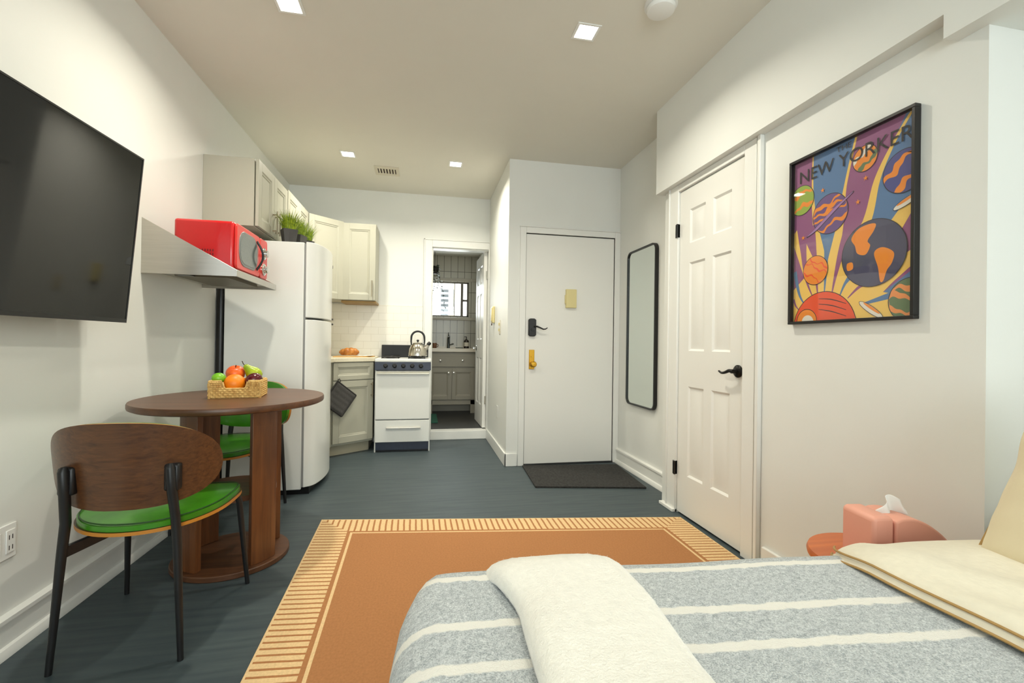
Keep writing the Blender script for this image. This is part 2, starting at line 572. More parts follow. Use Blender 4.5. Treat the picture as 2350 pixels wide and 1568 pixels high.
m.box(1.236, 1.245, YE - .02, YE + .003, 1.42, 1.5)
pb = m.build('door_chime', IVORY, door2, bevel=.004)
pb['label'] = 'yellowed ivory peephole chime box'
# strip coloured dark as the shade in the gap under the entry door
struct(MB().box(ED0, ED1, YE - .012, YE + .06, 0, .01).build('trim_5', mat('saddle gap shade', (38, 40, 42), .5), smooth=0))

# bathroom
BY0, BY1, BX0, BX1, BZ = YB + .12, 6.7, -.75, .80, 2.33


def tile_material():
    m = bpy.data.materials.new('stacked wall tile')
    m.use_nodes = True
    nt = m.node_tree; b = nt.nodes['Principled BSDF']
    b.inputs['Roughness'].default_value = 0.25
    tc = nt.nodes.new('ShaderNodeTexCoord')
    sp = nt.nodes.new('ShaderNodeSeparateXYZ'); cb = nt.nodes.new('ShaderNodeCombineXYZ'); ad = nt.nodes.new('ShaderNodeMath'); ad.operation = 'ADD'
    nt.links.new(tc.outputs['Object'], sp.inputs[0])
    nt.links.new(sp.outputs['X'], ad.inputs[0]); nt.links.new(sp.outputs['Y'], ad.inputs[1])
    nt.links.new(ad.outputs[0], cb.inputs['X']); nt.links.new(sp.outputs['Z'], cb.inputs['Y'])
    br = nt.nodes.new('ShaderNodeTexBrick')
    br.offset = 0.0; br.squash = 1.0
    br.inputs['Scale'].default_value = 1.0; br.inputs['Brick Width'].default_value = .10; br.inputs['Row Height'].default_value = .30
    br.inputs['Mortar Size'].default_value = .0035
    br.inputs['Color1'].default_value = lin((205, 200, 185)); br.inputs['Color2'].default_value = lin((198, 193, 178)); br.inputs['Mortar'].default_value = lin((110, 104, 92))
    nt.links.new(cb.outputs[0], br.inputs['Vector']); nt.links.new(br.outputs['Color'], b.inputs['Base Color'])
    return m


TILE = tile_material()
DARKFLOOR = mat('dark bathroom floor', (52, 52, 50), .4, var=.15, vscale=8)
struct(MB().box(BX0, BX1, BY0, BY1, 0, .1).build('floor_bathroom', DARKFLOOR, smooth=0))
struct(MB().box(BX0, BX1, BY0, BY1 + .15, BZ, BZ + .1).build('ceiling_bathroom', CEIL, smooth=0))
w = MB()
w.box(BX0, BATHWIN[0], BY1, BY1 + .15, 0, BZ); w.box(BATHWIN[1], BX1, BY1, BY1 + .15, 0, BZ)
w.box(BATHWIN[0], BATHWIN[1], BY1, BY1 + .15, 0, BATHWIN[2]); w.box(BATHWIN[0], BATHWIN[1], BY1, BY1 + .15, BATHWIN[3], BZ)
struct(w.build('wall_bathroom_far', TILE, smooth=0))
struct(MB().box(BX0 - .1, BX0, BY0, BY1, 0, BZ).build('wall_bathroom_left', TILE, smooth=0))
struct(MB().box(BX1, BX1 + .1, BY0, BY1, 0, BZ).build('wall_bathroom_right', TILE, smooth=0))
x0, x1, z0, z1 = BATHWIN
w = MB()
w.box(x0, x1, BY1 + .02, BY1 + .07, z1 - .02, z1); w.box(x0, x1, BY1 + .02, BY1 + .07, z0, z0 + .02)
w.box(x0, x0 + .03, BY1 + .02, BY1 + .07, z0, z1); w.box(x1 - .025, x1, BY1 + .02, BY1 + .07, z0, z1)
w.box(.548, .585, BY1 + .01, BY1 + .08, z0, z1); w.box(.585, x1 - .02, BY1 + .03, BY1 + .07, 1.67, 1.70)
w.box(.452, .462, BY1 + .03, BY1 + .06, z0, z1)
win2 = struct(w.build('window_2', mat('grey window frame', (120, 112, 98), .5), bevel=.002))
MB().box(x0, x1, BY1 + .043, BY1 + .047, z0, z1).build('pane', glass('bath window glass'), win2, smooth=0)
struct(MB().box(x0 - .1, BX1, BY1 - .045, BY1, z0 - .05, z0 - .012).box(x0 - .1, BX1, BY1 - .015, BY1, z1 + .01, z1 + .055).build('trim_6', mat('bath ledge', (190, 182, 165), .4), bevel=.003))
# bathroom door, swung in and standing open along the right
m = six_panel_door(.60, 1.985, .036)
m.move(Matrix.Translation((BD1 - .004, BY0 - .045, .108)) @ Matrix.Rotation(math.radians(91.5), 4, 'Z'))
door3 = struct(m.build('door_3', DOORP, smooth=25))
for z in (1.83, .42):
    hinge(door3, BD1 - .012, BY0 - .055, z, CHROME, .014, .03, .09)
lever(door3, CHROME, (BD1 - .045, 5.62, 1.0), (-1, 0, 0), (0, -1, 0), L=.09)

# kitchen splash tiles
def subway_material():
    m = bpy.data.materials.new('white subway tile')
    m.use_nodes = True
    nt = m.node_tree; b = nt.nodes['Principled BSDF']
    b.inputs['Roughness'].default_value = 0.3
    tc = nt.nodes.new('ShaderNodeTexCoord'); sp = nt.nodes.new('ShaderNodeSeparateXYZ'); cb = nt.nodes.new('ShaderNodeCombineXYZ')
    nt.links.new(tc.outputs['Object'], sp.inputs[0]); nt.links.new(sp.outputs['X'], cb.inputs['X']); nt.links.new(sp.outputs['Z'], cb.inputs['Y'])
    br = nt.nodes.new('ShaderNodeTexBrick')
    br.inputs['Scale'].default_value = 1.0; br.inputs['Brick Width'].default_value = .152; br.inputs['Row Height'].default_value = .076; br.inputs['Mortar Size'].default_value = .002
    br.inputs['Color1'].default_value = lin((234, 231, 221)); br.inputs['Color2'].default_value = lin((231, 228, 217)); br.inputs['Mortar'].default_value = lin((215, 211, 198))
    nt.links.new(cb.outputs[0], br.inputs['Vector']); nt.links.new(br.outputs['Color'], b.inputs['Base Color'])
    return m
struct(MB().box(XL, BD0 - .09, YB - .008, YB, .5, 1.455).build('trim_7', subway_material(), smooth=0))


# ------------------------------------------------------------------ ceiling fittings
LENS = emit('lamp lens', (255, 249, 236), 14.0)


def downlight():
    t = thing('recessed_light', '', 'ceiling light', (0, 0, ZC))
    m = MB()
    for a, b, c, d in ((-.062, .062, -.062, -.048), (-.062, .062, .048, .062), (-.062, -.048, -.048, .048), (.048, .062, -.048, .048)):
        m.box(a, b, c, d, -.005, 0)
    m.build('trim_ring', WHITEP, t, bevel=.0015, local=True)
    MB().box(-.048, .048, -.048, .048, -.003, -.0005).build('lens', LENS, t, local=True, smooth=0)
    d = bpy.data.lights.new('lamp', 'AREA'); d.shape = 'SQUARE'; d.size = .09
    d.energy = DOWNLIGHT_WATTS; d.color = (1.0, .95, .81); d.spread = math.radians(147)
    o = bpy.data.objects.new('lamp', d); COL.objects.link(o); o.parent = t; o.location = (0, 0, -.006)
    return t


dl = downlight()
spots = [(-.645, 2.33, 'white square recessed light at the top edge, above the round table'),
         (.80, 2.21, 'square recessed light nearest the round smoke detector'),
         (-.645, 4.09, 'small square recessed light left of the ceiling vent, over the fridge'),
         (.272, 4.10, 'small square recessed light right of the ceiling vent, before the bathroom door')]
for i, (x, y, lb) in enumerate(spots):
    if i == 0:
        dl.location = (x, y, ZC); dl['label'] = lb; dl['group'] = 'recessed ceiling lights'
    else:
        dup(dl, (x, y, ZC), 0, lb, 'recessed ceiling lights')

t = thing('ceiling_vent', 'small white slotted air vent in the ceiling between two lights', 'vent', (-.345, 4.41, ZC))
m = MB()
for a, b, c, d in ((-.11, .11, -.11, -.062), (-.11, .11, .062, .11), (-.11, -.082, -.062, .062), (.082, .11, -.062, .062)):
    m.box(a, b, c, d, -.008, 0)
m.build('frame', mat('vent white', (215, 208, 190), .5), t, local=True, bevel=.002)
MB().box(-.082, .082, -.062, .062, -.001, 0).build('backing', mat('vent dark', (60, 42, 34), .8), t, local=True, smooth=0)
for i in range(6):
    x = -.066 + i * .0262
    MB().prism([(x - .006, -.007), (x + .002, -.007), (x + .007, -.001), (x - .001, -.001)], -.062, .062, axis='y').build('louver', MATS['vent white'], t, local=True, smooth=0)

t = thing('smoke_detector', 'round white smoke detector on the ceiling', 'smoke detector', (1.075, 1.955, ZC))
MB().lathe([(.075, 0), (.075, -.012), (.062, -.014)], seg=40).build('base', WHITEP, t, local=True)
MB().lathe([(.06, -.012), (.066, -.02), (.062, -.036), (.05, -.041), (.001, -.042)], seg=40).build('cover', WHITEP, t, local=True)


# ------------------------------------------------------------------ television
def tv():
    t = thing('television', 'large black flat television tilted on the left wall', 'television', (XL, 1.74, 1.5))
    W, H = 1.23, .695
    ang = math.radians(4.7)
    # local: y along the wall, z up the screen, x off the wall; rotate about y so that the top leans out
    yaw = math.radians(2.2)
    M = Matrix.Translation((-1.24 - W / 2 * math.sin(yaw), 2.189 - W / 2 * math.cos(yaw), 1.129)) @ Matrix.Rotation(-yaw, 4, 'Z') @ Matrix.Rotation(ang, 4, 'Y')
    m = MB()
    m.box(.0, .018, -W / 2, W / 2, 0, H)
    m.box(-.022, 0.0, -W * .30, W * .36, .08, H * .6)
    m.move(M)
    m.build('body', BLACKG, t, bevel=.003)
    s = MB().box(.018, .0195, -W / 2 + .006, W / 2 - .006, .016, H - .006).move(M)
    s.build('screen', mat('dark screen glass', (10, 10, 10), .06, coat=0.0, spec=.55), t, smooth=0)
    b = MB()
    for a, bb, c, d in ((-W / 2, W / 2, 0, .016), (-W / 2, W / 2, H - .006, H), (-W / 2, -W / 2 + .006, .016, H - .006), (W / 2 - .006, W / 2, .016, H - .006)):
        b.box(.018, .0215, a, bb, c, d)
    b.move(M).build('bezel', mat('tv bezel', (30, 30, 30), .35), t)
    k = MB().box(XL + .001, XL + .02, 1.5, 1.95, 1.25, 1.65)
    for y in (1.6, 1.9):
        k.tube([(XL + .014, y, 1.6), (XL + .075, y, 1.45)], .01, seg=8)
    k.build('wall_bracket', BLACK, t)
tv()


# ------------------------------------------------------------------ range hood and microwave
t = thing('range_hood', 'stainless steel range hood shelf on the left wall holding the red microwave', 'range hood', (XL, 2.86, 1.37))
HX, HY0, HY1, HZ = -.93, 2.545, 3.18, 1.385
side = [(XL, HZ), (HX, HZ), (HX, HZ + .033), (XL, HZ + .275)]
MB().prism(side, HY0, HY0 + .004, axis='y').build('side_panel', STEEL, t, bevel=.001)
MB().prism(side, HY1 - .004, HY1, axis='y').build('side_panel', STEEL, t, bevel=.001)
MB().box(HX - .004, HX, HY0 + .004, HY1 - .004, HZ, HZ + .035).build('front_lip', STEEL, t, bevel=.001)
MB().box(XL, HX - .004, HY0 + .004, HY1 - .004, HZ + .022, HZ + .026).build('shelf', STEEL, t)
m = MB().box(XL + .1, HX - .08, HY0 + .1, HY1 - .1, HZ + .004, HZ + .022)
m.build('filter', mat('filter mesh', (120, 112, 96), .5, .6, bump=.4, bscale=260), t)
MB().box(XL + .13, XL + .2, HY0 + .03, HY0 + .09, HZ + .002, HZ + .022).build('switch_box', BLACKG, t)

RED = mat('red enamel', (196, 12, 16), .3, coat=.5)
REDF = mat('red front plastic', (216, 44, 36), .35, coat=.3)
MX1, MY0, MY1, MZ0, MZ1 = -.955, 2.565, 3.04, HZ + .03, 1.672
t = thing('microwave', 'glossy red retro microwave oven sitting on the steel hood', 'microwave', ((MX1 - .14), (MY0 + MY1) / 2, HZ + .026))
MB().box(MX1 - .275, MX1, MY0, MY1, MZ0 + .01, MZ1).build('body', RED, t, bevel=.014, segs=3)
m = MB()
for i in range(7):
    for k in range(3):
        m.box(MX1 - .17 + i * .012, MX1 - .164 + i * .012, MY0 - .001, MY0 + .002, 1.47 + k * .02, 1.482 + k * .02)
m.build('vent_slot', mat('vent red', (110, 6, 8), .5), t, smooth=0)
for x in (MX1 - .25, MX1 - .03):
    for y in (MY0 + .03, MY1 - .03):
        MB().lathe([(.012, HZ + .027), (.012, MZ0 + .014)], (x, y, 0), seg=12).build('foot', BLACKG, t)


def rrect(y0, y1, z0, z1, r, n=8):
    out = []
    for cy, cz, a0 in ((y1 - r, z1 - r, 0), (y0 + r, z1 - r, PI / 2), (y0 + r, z0 + r, PI), (y1 - r, z0 + r, 1.5 * PI)):
        for i in range(n + 1):
            a = a0 + PI / 2 * i / n
            out.append((cy + r * math.cos(a), cz + r * math.sin(a)))
    return out


dr = MB().prism(rrect(MY0 + .004, MY1 - .135, MZ0 + .016, MZ1 - .008, .02), MX1, MX1 + .014, axis='x').build('door', REDF, t, bevel=.004)
MB().prism(rrect(MY0 + .03, MY1 - .175, MZ0 + .038, MZ1 - .032, .075), MX1 + .012, MX1 + .0165, axis='x').build('window_ring', mat('grey ring', (120, 122, 120), .35), dr, bevel=.002)
MB().prism(rrect(MY0 + .044, MY1 - .189, MZ0 + .052, MZ1 - .046, .062), MX1 + .016, MX1 + .0175, axis='x').build('glass', mat('oven glass', (96, 104, 102), .12, var=.2, vscale=300), dr)
hp = [(MX1 + .014 + .03 * math.sin(PI * i / 12), MY1 - .185 + .012 * math.sin(PI * i / 12), MZ0 + .05 + .165 * i / 12) for i in range(13)]
MB().tube(hp, .006, seg=10).build('handle', BLACKG, dr)
pn = MB().prism(rrect(MY1 - .132, MY1 - .004, MZ0 + .016, MZ1 - .008, .02), MX1, MX1 + .014, axis='x').build('control_panel', REDF, t, bevel=.004)
for z in (MZ0 + .07, MZ0 + .165):
    MB().lathe([(.036, MX1 + .012), (.036, MX1 + .018), (.03, MX1 + .022), (.022, MX1 + .022), (.02, MX1 + .038), (.001, MX1 + .039)], (0, MY1 - .068, z), seg=24, axis='x').build('dial', CHROME, pn)


# ------------------------------------------------------------------ cabinets
def shaker(w_, h_, t=.02, fr=.058):
    """framed door; x across, front at y=0 looking to -y, z up"""
    m = MB()
    m.box(0, fr, 0, t, 0, h_); m.box(w_ - fr, w_, 0, t, 0, h_); m.box(fr, w_ - fr, 0, t, 0, fr); m.box(fr, w_ - fr, 0, t, h_ - fr, h_)
    ring = []
    for ins, dep in ((fr, .0), (fr + .006, .005), (fr + .014, .006), (fr + .018, .011)):
        ring.append([m.bm.verts.new(p) for p in ((ins, dep, ins), (w_ - ins, dep, ins), (w_ - ins, dep, h_ - ins), (ins, dep, h_ - ins))])
    for A, B in zip(ring, ring[1:]):
        for i in range(4):
            m.bm.faces.new((A[i], A[(i + 1) % 4], B[(i + 1) % 4], B[i]))
    m.bm.faces.new(ring[-1])
    return m


def bar_pull(parent, L, M, horiz=False):
    m = MB()
    if horiz:
        m.tube([(-L / 2, -.03, 0), (L / 2, -.03, 0)], .0055, seg=10)
        for x in (-L * .35, L * .35):
            m.tube([(x, 0, 0), (x, -.03, 0)], .0045, seg=8)
    else:
        m.tube([(0, -.03, -L / 2), (0, -.03, L / 2)], .0055, seg=10)
        for z in (-L * .35, L * .35):
            m.tube([(0, 0, z), (0, -.03, z)], .0045, seg=8)
    m.move(M)
    return m.build('handle', mat('brushed nickel', (170, 160, 140), .3, .9), parent)


RX = Matrix.Rotation(PI / 2, 4, 'Z')      # face looks to +x


def front_x(x, y0, z0):
    return Matrix.Translation((x, y0, z0)) @ RX


# two door cabinet on the left wall
t = thing('wall_cabinet', 'grey two door wall cabinet above the microwave', 'kitchen cabinet', (XL, 3.48, 1.79))
MB().box(XL, -1.065, 3.165, 3.80, 1.79, 2.222).build('body', CABINET, t, bevel=.002)
for i, y in enumerate((3.168, 3.485)):
    d = shaker(.312, .428).move(front_x(-1.038, y, 1.792)).build('door', CABINET, t, bevel=.0015)
    bar_pull(d, .16, Matrix.Translation((-1.038, 3.45 if i == 0 else 3.512, 1.885)) @ RX)
# small cabinet over the fridge
t = thing('wall_cabinet', 'short pale wall cabinet over the fridge, behind the potted grass', 'kitchen cabinet', (XL, 4.13, 1.88))
MB().box(XL, -1.065, 3.808, 4.46, 1.88, 2.24).build('body', CABINET, t, bevel=.002)
for i, y in enumerate((3.812, 4.137)):
    d = shaker(.32, .356).move(front_x(-1.038, y, 1.882)).build('door', CABINET, t, bevel=.0015)
    bar_pull(d, .1, Matrix.Translation((-1.038, 4.10 if i == 0 else 4.165, 1.95)) @ RX)
# diagonal corner cabinet
A0, A1 = Vector((-1.05, 4.47)), Vector((-.782, 4.722))
t = thing('wall_cabinet', 'tall corner wall cabinet with a slanted door behind the fridge', 'kitchen cabinet', (-1.1, 4.8, 1.465))
MB().prism([(XL, 4.47), tuple(A0), tuple(A1), (-.782, YB - .008), (XL, YB - .008)], 1.465, 2.24).build('body', CABINET, t, bevel=.002)
ad = math.atan2(A1.y - A0.y, A1.x - A0.x)
nd = Vector((math.sin(ad), -math.cos(ad)))
p = A0 + nd * .021 + (A1 - A0).normalized() * .004
d = shaker((A1 - A0).length - .008, .765, fr=.055).move(Matrix.Translation((p.x, p.y, 1.47)) @ Matrix.Rotation(ad, 4, 'Z')).build('door', CABINET, t, bevel=.0015)
# back wall cabinet
t = thing('wall_cabinet', 'single door wall cabinet over the counter with the croissant', 'kitchen cabinet', (-.62, 4.87, 1.465))
MB().box(-.778, -.462, 4.725, YB - .008, 1.468, 2.232).build('body', CABINET, t, bevel=.002)
MB().box(-.79, -.458, 4.73, YB - .01, 1.445, 1.465).build('light_rail', mat('rail wood', (150, 118, 62), .5), t)
d = shaker(.308, .755).move(Matrix.Translation((-.774, 4.703, 1.472))).build('door', CABINET, t, bevel=.0015)
bar_pull(d, .16, Matrix.Translation((-.494, 4.703, 1.585)))
# base corner cabinet with a slanted front
B0, B1 = Vector((-.80, 4.375)), Vector((-.468, 4.622))
t = thing('base_cabinet', 'grey base cabinet with drawer and door between fridge and stove', 'kitchen cabinet', (-.9, 4.6, 0))
pl = [(XL + .03, 3.985), (-.80, 3.985), tuple(B0), tuple(B1), (-.468, YB - .01), (XL + .03, YB - .01)]
MB().prism(pl, .1, .868).build('body', CABINET, t, bevel=.002)
bd = (B1 - B0).normalized(); bn = Vector((bd.y, -bd.x))
q0, q1 = B0 - bn * .06, B1 - bn * .06
MB().prism([(XL + .03, 4.1), (-.86, 4.1), tuple(q0), tuple(q1), (-.5, YB - .01), (XL + .03, YB - .01)], 0, .1).build('toe_kick', mat('toe kick', (176, 170, 148), .5), t)
ab = math.atan2(bd.y, bd.x)
p = B0 + bn * .021 + bd * .005
L_ = (B1 - B0).length - .01
dw = shaker(L_, .16, fr=.04).move(Matrix.Translation((p.x, p.y, .702)) @ Matrix.Rotation(ab, 4, 'Z')).build('drawer', CABINET, t, bevel=.0015)
d = shaker(L_, .57).move(Matrix.Translation((p.x, p.y, .122)) @ Matrix.Rotation(ab, 4, 'Z')).build('door', CABINET, t, bevel=.0015)
hp = B0 + bn * .021 + bd * (L_ - .02)
bar_pull(d, .15, Matrix.Translation((hp.x, hp.y, .6)) @ Matrix.Rotation(ab, 4, 'Z'))
ct = [(XL + .002, 3.98), (-.795, 3.98), (B0.x + bn.x * .03 + .004, B0.y + bn.y * .03), (B1.x + bn.x * .03, B1.y + bn.y * .03), (-.448, B1.y - .01), (-.448, YB - .009), (XL + .002, YB - .009)]
tag(MB().prism(ct, .869, .908).build('countertop', mat('pale countertop', (224, 216, 192), .35, var=.05, vscale=60), bevel=.004), 'pale cream countertop beside the fridge under the croissant board', 'countertop')

# quilted pot holder hanging on the base cabinet
t = thing('pot_holder', 'dark grey quilted pot holder hanging on the base cabinet door', 'pot holder', (0, 0, 0))
c = B0 + bn * .045 + bd * .055
t.location = (c.x, c.y, .535); t.rotation_euler = (0, 0, ab)
S = .115
def quilt(u, v, s):
    a, b = (u - .5) * 2 * S, (v - .5) * 2 * S
    e = max(abs(u - .5), abs(v - .5)) * 2
    th = .008 * (1 - max(0, e - .85) / .15 * .6) + .0025 * abs(math.sin(u * PI * 5)) 
    ca, sa = math.cos(math.radians(52)), math.sin(math.radians(52))
    return (a * ca - b * sa, s * th + .004 * math.sin(a * 14 + 1), a * sa + b * ca)
POTM = mat('charcoal quilt', (72, 70, 68), .9, var=.2, vscale=120, bump=.4, bscale=300)
m = MB(); m.grid(lambda u, v: quilt(u, v, -1), 25, 25); m.grid(lambda u, v: quilt(u, v, 1), 25, 25)
bmesh.ops.remove_doubles(m.bm, verts=m.bm.verts, dist=.0001)
m.build('pad', POTM, t, local=True, smooth=60)
e = S * 1.0
ca, sa = math.cos(math.radians(52)), math.sin(math.radians(52))
edge = []
for a, b in ((-e, -e), (e, -e), (e, e), (-e, e)):
    edge.append((a * ca - b * sa, .004 * math.sin(a * 14 + 1), a * sa + b * ca))
m = MB()
for i in range(4):
    a, b = Vector(edge[i]), Vector(edge[(i + 1) % 4])
    m.tube([a.lerp(b, k / 10) for k in range(11)], .008, seg=8)
m.build('binding', mat('dark binding', (44, 43, 42), .9), t, local=True)
m = MB().tube([(-.012, 0, .145), (-.02, 0, .165), (-.008, 0, .182), (.008, .0, .17), (-.0, 0, .145)], .003, seg=6)
m.tube([(-.008, .028, .178), (-.008, -.004, .178), (-.008, -.008, .186)], .003, seg=6)
m.build('loop', MATS['dark binding'], t, local=True)


# ------------------------------------------------------------------ fridge and the pots on it
t = thing('refrigerator', 'tall white top freezer refrigerator standing by the left wall', 'refrigerator', (-1.0, 3.65, 0))
FX0, FX1, FY0, FY1, FT = -1.30, -.806, 3.352, 3.965, 1.745
MB().box(FX0, FX1, FY0, FY1, .035, FT - .005).build('body', WHITEAP, t, bevel=.006)
MB().box(FX0 - .012, FX0, FY0 + .12, FY1 - .03, .06, FT - .1).build('back_panel', BLACKG, t)
def fdoor(z0, z1):
    out = [(FX1 + .012, FY0 + .001), (FX1 + .012, FY1 - .001)]
    n = 26
    for i in range(n + 1):
        s = i / n
        y = FY1 - .001 - (FY1 - FY0 - .002) * s
        e = abs(2 * s - 1)
        bulge = .052 * (1 - e ** 2.2) + .042 * (1 - e ** 14) 
        out.append((FX1 + .018 + bulge, y))
    return MB().prism(out, z0, z1)
fz = fdoor(1.222, FT).build('freezer_door', WHITEAP, t, bevel=.005)
fd = fdoor(.05, 1.208).build('fridge_door', WHITEAP, t, bevel=.005)
MB().box(FX1, FX1 + .012, FY0 + .012, FY1 - .012, .05, FT - .01).build('gasket', mat('gasket grey', (150, 150, 148), .7), t, smooth=0)
MB().box(FX0 + .03, FX1 + .05, FY0 + .02, FY1 - .02, .0, .05).build('kick_grille', BLACKG, t)
MB().lathe([(.0, .0), (.013, .0), (.013, .003), (.001, .004)][1:], seg=20, axis='x').move(Matrix.Translation((FX1 + .018 + .075, 3.86, 1.655))).build('badge', mat('badge grey', (120, 116, 108), .3, .8), fz)
for dd, z in ((fz, 1.228), (fd, 1.188)):
    MB().box(FX1 + .04, FX1 + .104, FY1 - .14, FY1 - .1, z, z + .014).build('grip', mat('grip grey', (60, 58, 54), .5), dd, bevel=.002)
tag(MB().tube([(-1.330, 3.385, 0), (-1.330, 3.385, 1.36), (-1.330, 3.385, 1.72)], .028, seg=20).build('gap_shade_pipe', mat('gap shade black', (12, 12, 12), .35)), 'black upright pipe standing in for the shade between the left wall and the fridge', 'pipe')  # added black pipe, sized to stand in for the shade beside the fridge

GRASS = mat('grass blades', (58, 98, 14), .55, rgb2=(170, 188, 34), vscale=60)
POT = mat('dark grey pot', (62, 60, 58), .6)
def grass_pot():
    t = thing('potted_grass', '', 'potted plant', (0, 0, FT))
    MB().lathe([(.036, 0), (.039, .004), (.05, .095), (.046, .095), (.044, .084), (.001, .082)], seg=32, sq=.8).build('pot', POT, t, local=True, smooth=30)
    m = MB()
    rnd = random.Random(3)
    for i in range(620):
        a = rnd.random() * 2 * PI; r = .045 * math.sqrt(rnd.random())
        x, y = r * math.cos(a), r * math.sin(a)
        h = .075 + .085 * rnd.random()
        lean = .2 + 1.35 * (r / .045) * rnd.random() * .55
        dx, dy = math.cos(a) * lean, math.sin(a) * lean
        wv = .0024
        wx, wy = -math.sin(a) * wv, math.cos(a) * wv
        prev = None
        for s in range(4):
            k = s / 3
            px, py, pz = x + dx * h * k * k * .8, y + dy * h * k * k * .8, 0.08 + h * k * (1 - .2 * lean * k)
            q = 1 - k * .92
            A = m.bm.verts.new((px - wx * q, py - wy * q, pz)); B = m.bm.verts.new((px + wx * q, py + wy * q, pz))
            if prev:
                m.bm.faces.new((prev[0], prev[1], B, A))
            prev = (A, B)
    m.build('grass_blades', GRASS, t, local=True, recalc=False, smooth=80)
    return t
gp = grass_pot()
gp.location = (-.93, 3.45, FT); gp.rotation_euler = (0, 0, .5); gp['label'] = 'pot of bright grass on the fridge, tallest looking and nearest the microwave'; gp['group'] = 'grass pots on the fridge'
dup(gp, (-.915, 3.62, FT), 1.3, 'middle one of the three grass pots on the fridge', 'grass pots on the fridge')
dup(gp, (-.905, 3.80, FT), 2.4, 'last grass pot on the fridge, closest to the slanted corner cabinet', 'grass pots on the fridge')


# ------------------------------------------------------------------ stove and kettle
NAVY = mat('navy enamel', (40, 48, 66), .3, coat=.3, var=.1, vscale=30)
SX0, SX1, SY0, SY1 = -.437, .086, 4.525, 4.995
t = thing('stove', 'narrow white gas stove with a navy control strip', 'stove', ((SX0 + SX1) / 2, 4.76, 0))
m = MB()
m.box(SX0, SX0 + .012, SY0, SY1, .0, .87); m.box(SX1 - .012, SX1, SY0, SY1, .0, .87); m.box(SX0 + .012, SX1 - .012, SY0 + .03, SY1, .1, .87)
m.build('body', WHITEAP, t, bevel=.003)
m = MB().box(SX0 - .004, SX1 + .004, SY0 - .012, SY1, .868, .9)
m.build('cooktop', WHITEAP, t, bevel=.006)
MB().box(SX0 + .014, SX1 - .014, SY0 - .004, SY0 + .03, .785, .79).build('vent_gap', BLACKG, t, smooth=0)
cp = MB().prism([(SY0 - .03, .79), (SY0 + .02, .79), (SY0 + .02, .868), (SY0 - .012, .868)], SX0 - .002, SX1 + .002, axis='x').build('control_panel', NAVY, t, bevel=.003)
for i in range(5):
    x = SX0 + .098 + i * .083
    m = MB().lathe([(.021, 0), (.021, .006), (.016, .01), (.014, .024), (.001, .025)], seg=20).box(-.003, .003, -.015, .015, .02, .03)
    m.move(Matrix.Translation((x, SY0 - .024, .832)) @ Matrix.Rotation(math.radians(77), 4, 'X'))
    m.build('knob', BLACKG, cp)
dr = MB().box(SX0 + .006, SX1 - .006, SY0 - .022, SY0 + .028, .318, .782).build('oven_door', WHITEAP, t, bevel=.005)
MB().prism([(SY0 - .05, .752), (SY0 - .05, .768), (SY0 - .02, .776), (SY0 - .02, .762)], SX0 + .02, SX1 - .012, axis='x').build('handle', mat('door lip', (196, 192, 176), .3, .5), dr, bevel=.002)
dw = MB().box(SX0 + .006, SX1 - .006, SY0 - .02, SY0 + .028, .098, .308).build('drawer', WHITEAP, t, bevel=.005)
MB().prism([(SY0 - .045, .232), (SY0 - .045, .24), (SY0 - .018, .252), (SY0 - .018, .226)], SX0 + .11, SX1 - .09, axis='x').build('handle', mat('drawer pull', (205, 204, 198), .3, .6), dw, bevel=.002)
MB().box(SX0 + .012, SX1 - .012, SY0 + .004, SY0 + .05, .02, .095).build('kick_plate', NAVY, t)
MB().box(SX0 + .012, SX1 - .012, SY0 + .03, SY1 - .05, .0, .02).build('base', BLACKG, t)
m = MB().box(SX0 + .02, SX1 - .02, SY1 - .028, SY1, .9, 1.03).build('backguard', mat('black enamel', (10, 10, 11), .5), t, bevel=.004)
IRON = mat('cast iron', (18, 18, 18), .6)
for cx in (SX0 + .135, SX1 - .135):
    for cy in (SY0 + .12, SY1 - .14):
        m = MB()
        for k in range(4):
            a = k * PI / 2 + PI / 4
            ca, sa = math.cos(a), math.sin(a)
            m.tube([(cx + .028 * ca, cy + .028 * sa, .918), (cx + .10 * ca, cy + .10 * sa, .918), (cx + .112 * ca, cy + .112 * sa, .9)], .005, seg=6)
        for a, b, c, d in ((-1, -1, 1, -1), (1, -1, 1, 1), (1, 1, -1, 1), (-1, 1, -1, -1)):
            m.tube([(cx + .078 * a, cy + .078 * b, .914), (cx + .078 * c, cy + .078 * d, .914)], .005, seg=6)
        m.build('grate', IRON, t)
        MB().lathe([(.075, .9), (.07, .903), (.04, .901), (.036, .910), (.001, .912)], (cx, cy, 0), seg=24).build('burner', IRON, t)

KX, KY, KZ = -.042, 4.66, .922
t = thing('kettle', 'brushed steel stovetop kettle with a black arched handle', 'kettle', (KX, KY, KZ))
MB().lathe([(.001, 0), (.088, 0), (.095, .006), (.094, .03), (.084, .07), (.068, .105), (.05, .125), (.046, .128), (.001, .128)], seg=48).build('body', STEELB, t, local=True)
lid = MB().lathe([(.046, .128), (.047, .132), (.035, .139), (.001, .141)], seg=32).build('lid', STEELB, t, local=True)
MB().lathe([(.006, .14), (.006, .146), (.012, .15), (.013, .16), (.008, .167), (.001, .168)], seg=20).build('lid_knob', BLACKG, lid, local=True)
MB().tube([(.07, 0, .07), (.09, 0, .095), (.106, 0, .118)], [.026, .02, .015], seg=20).build('spout', STEELB, t, local=True)
MB().tube([(.098, 0, .112), (.116, 0, .132), (.124, 0, .14)], [.017, .019, .014], seg=16).build('spout_cap', BLACKG, t, local=True)
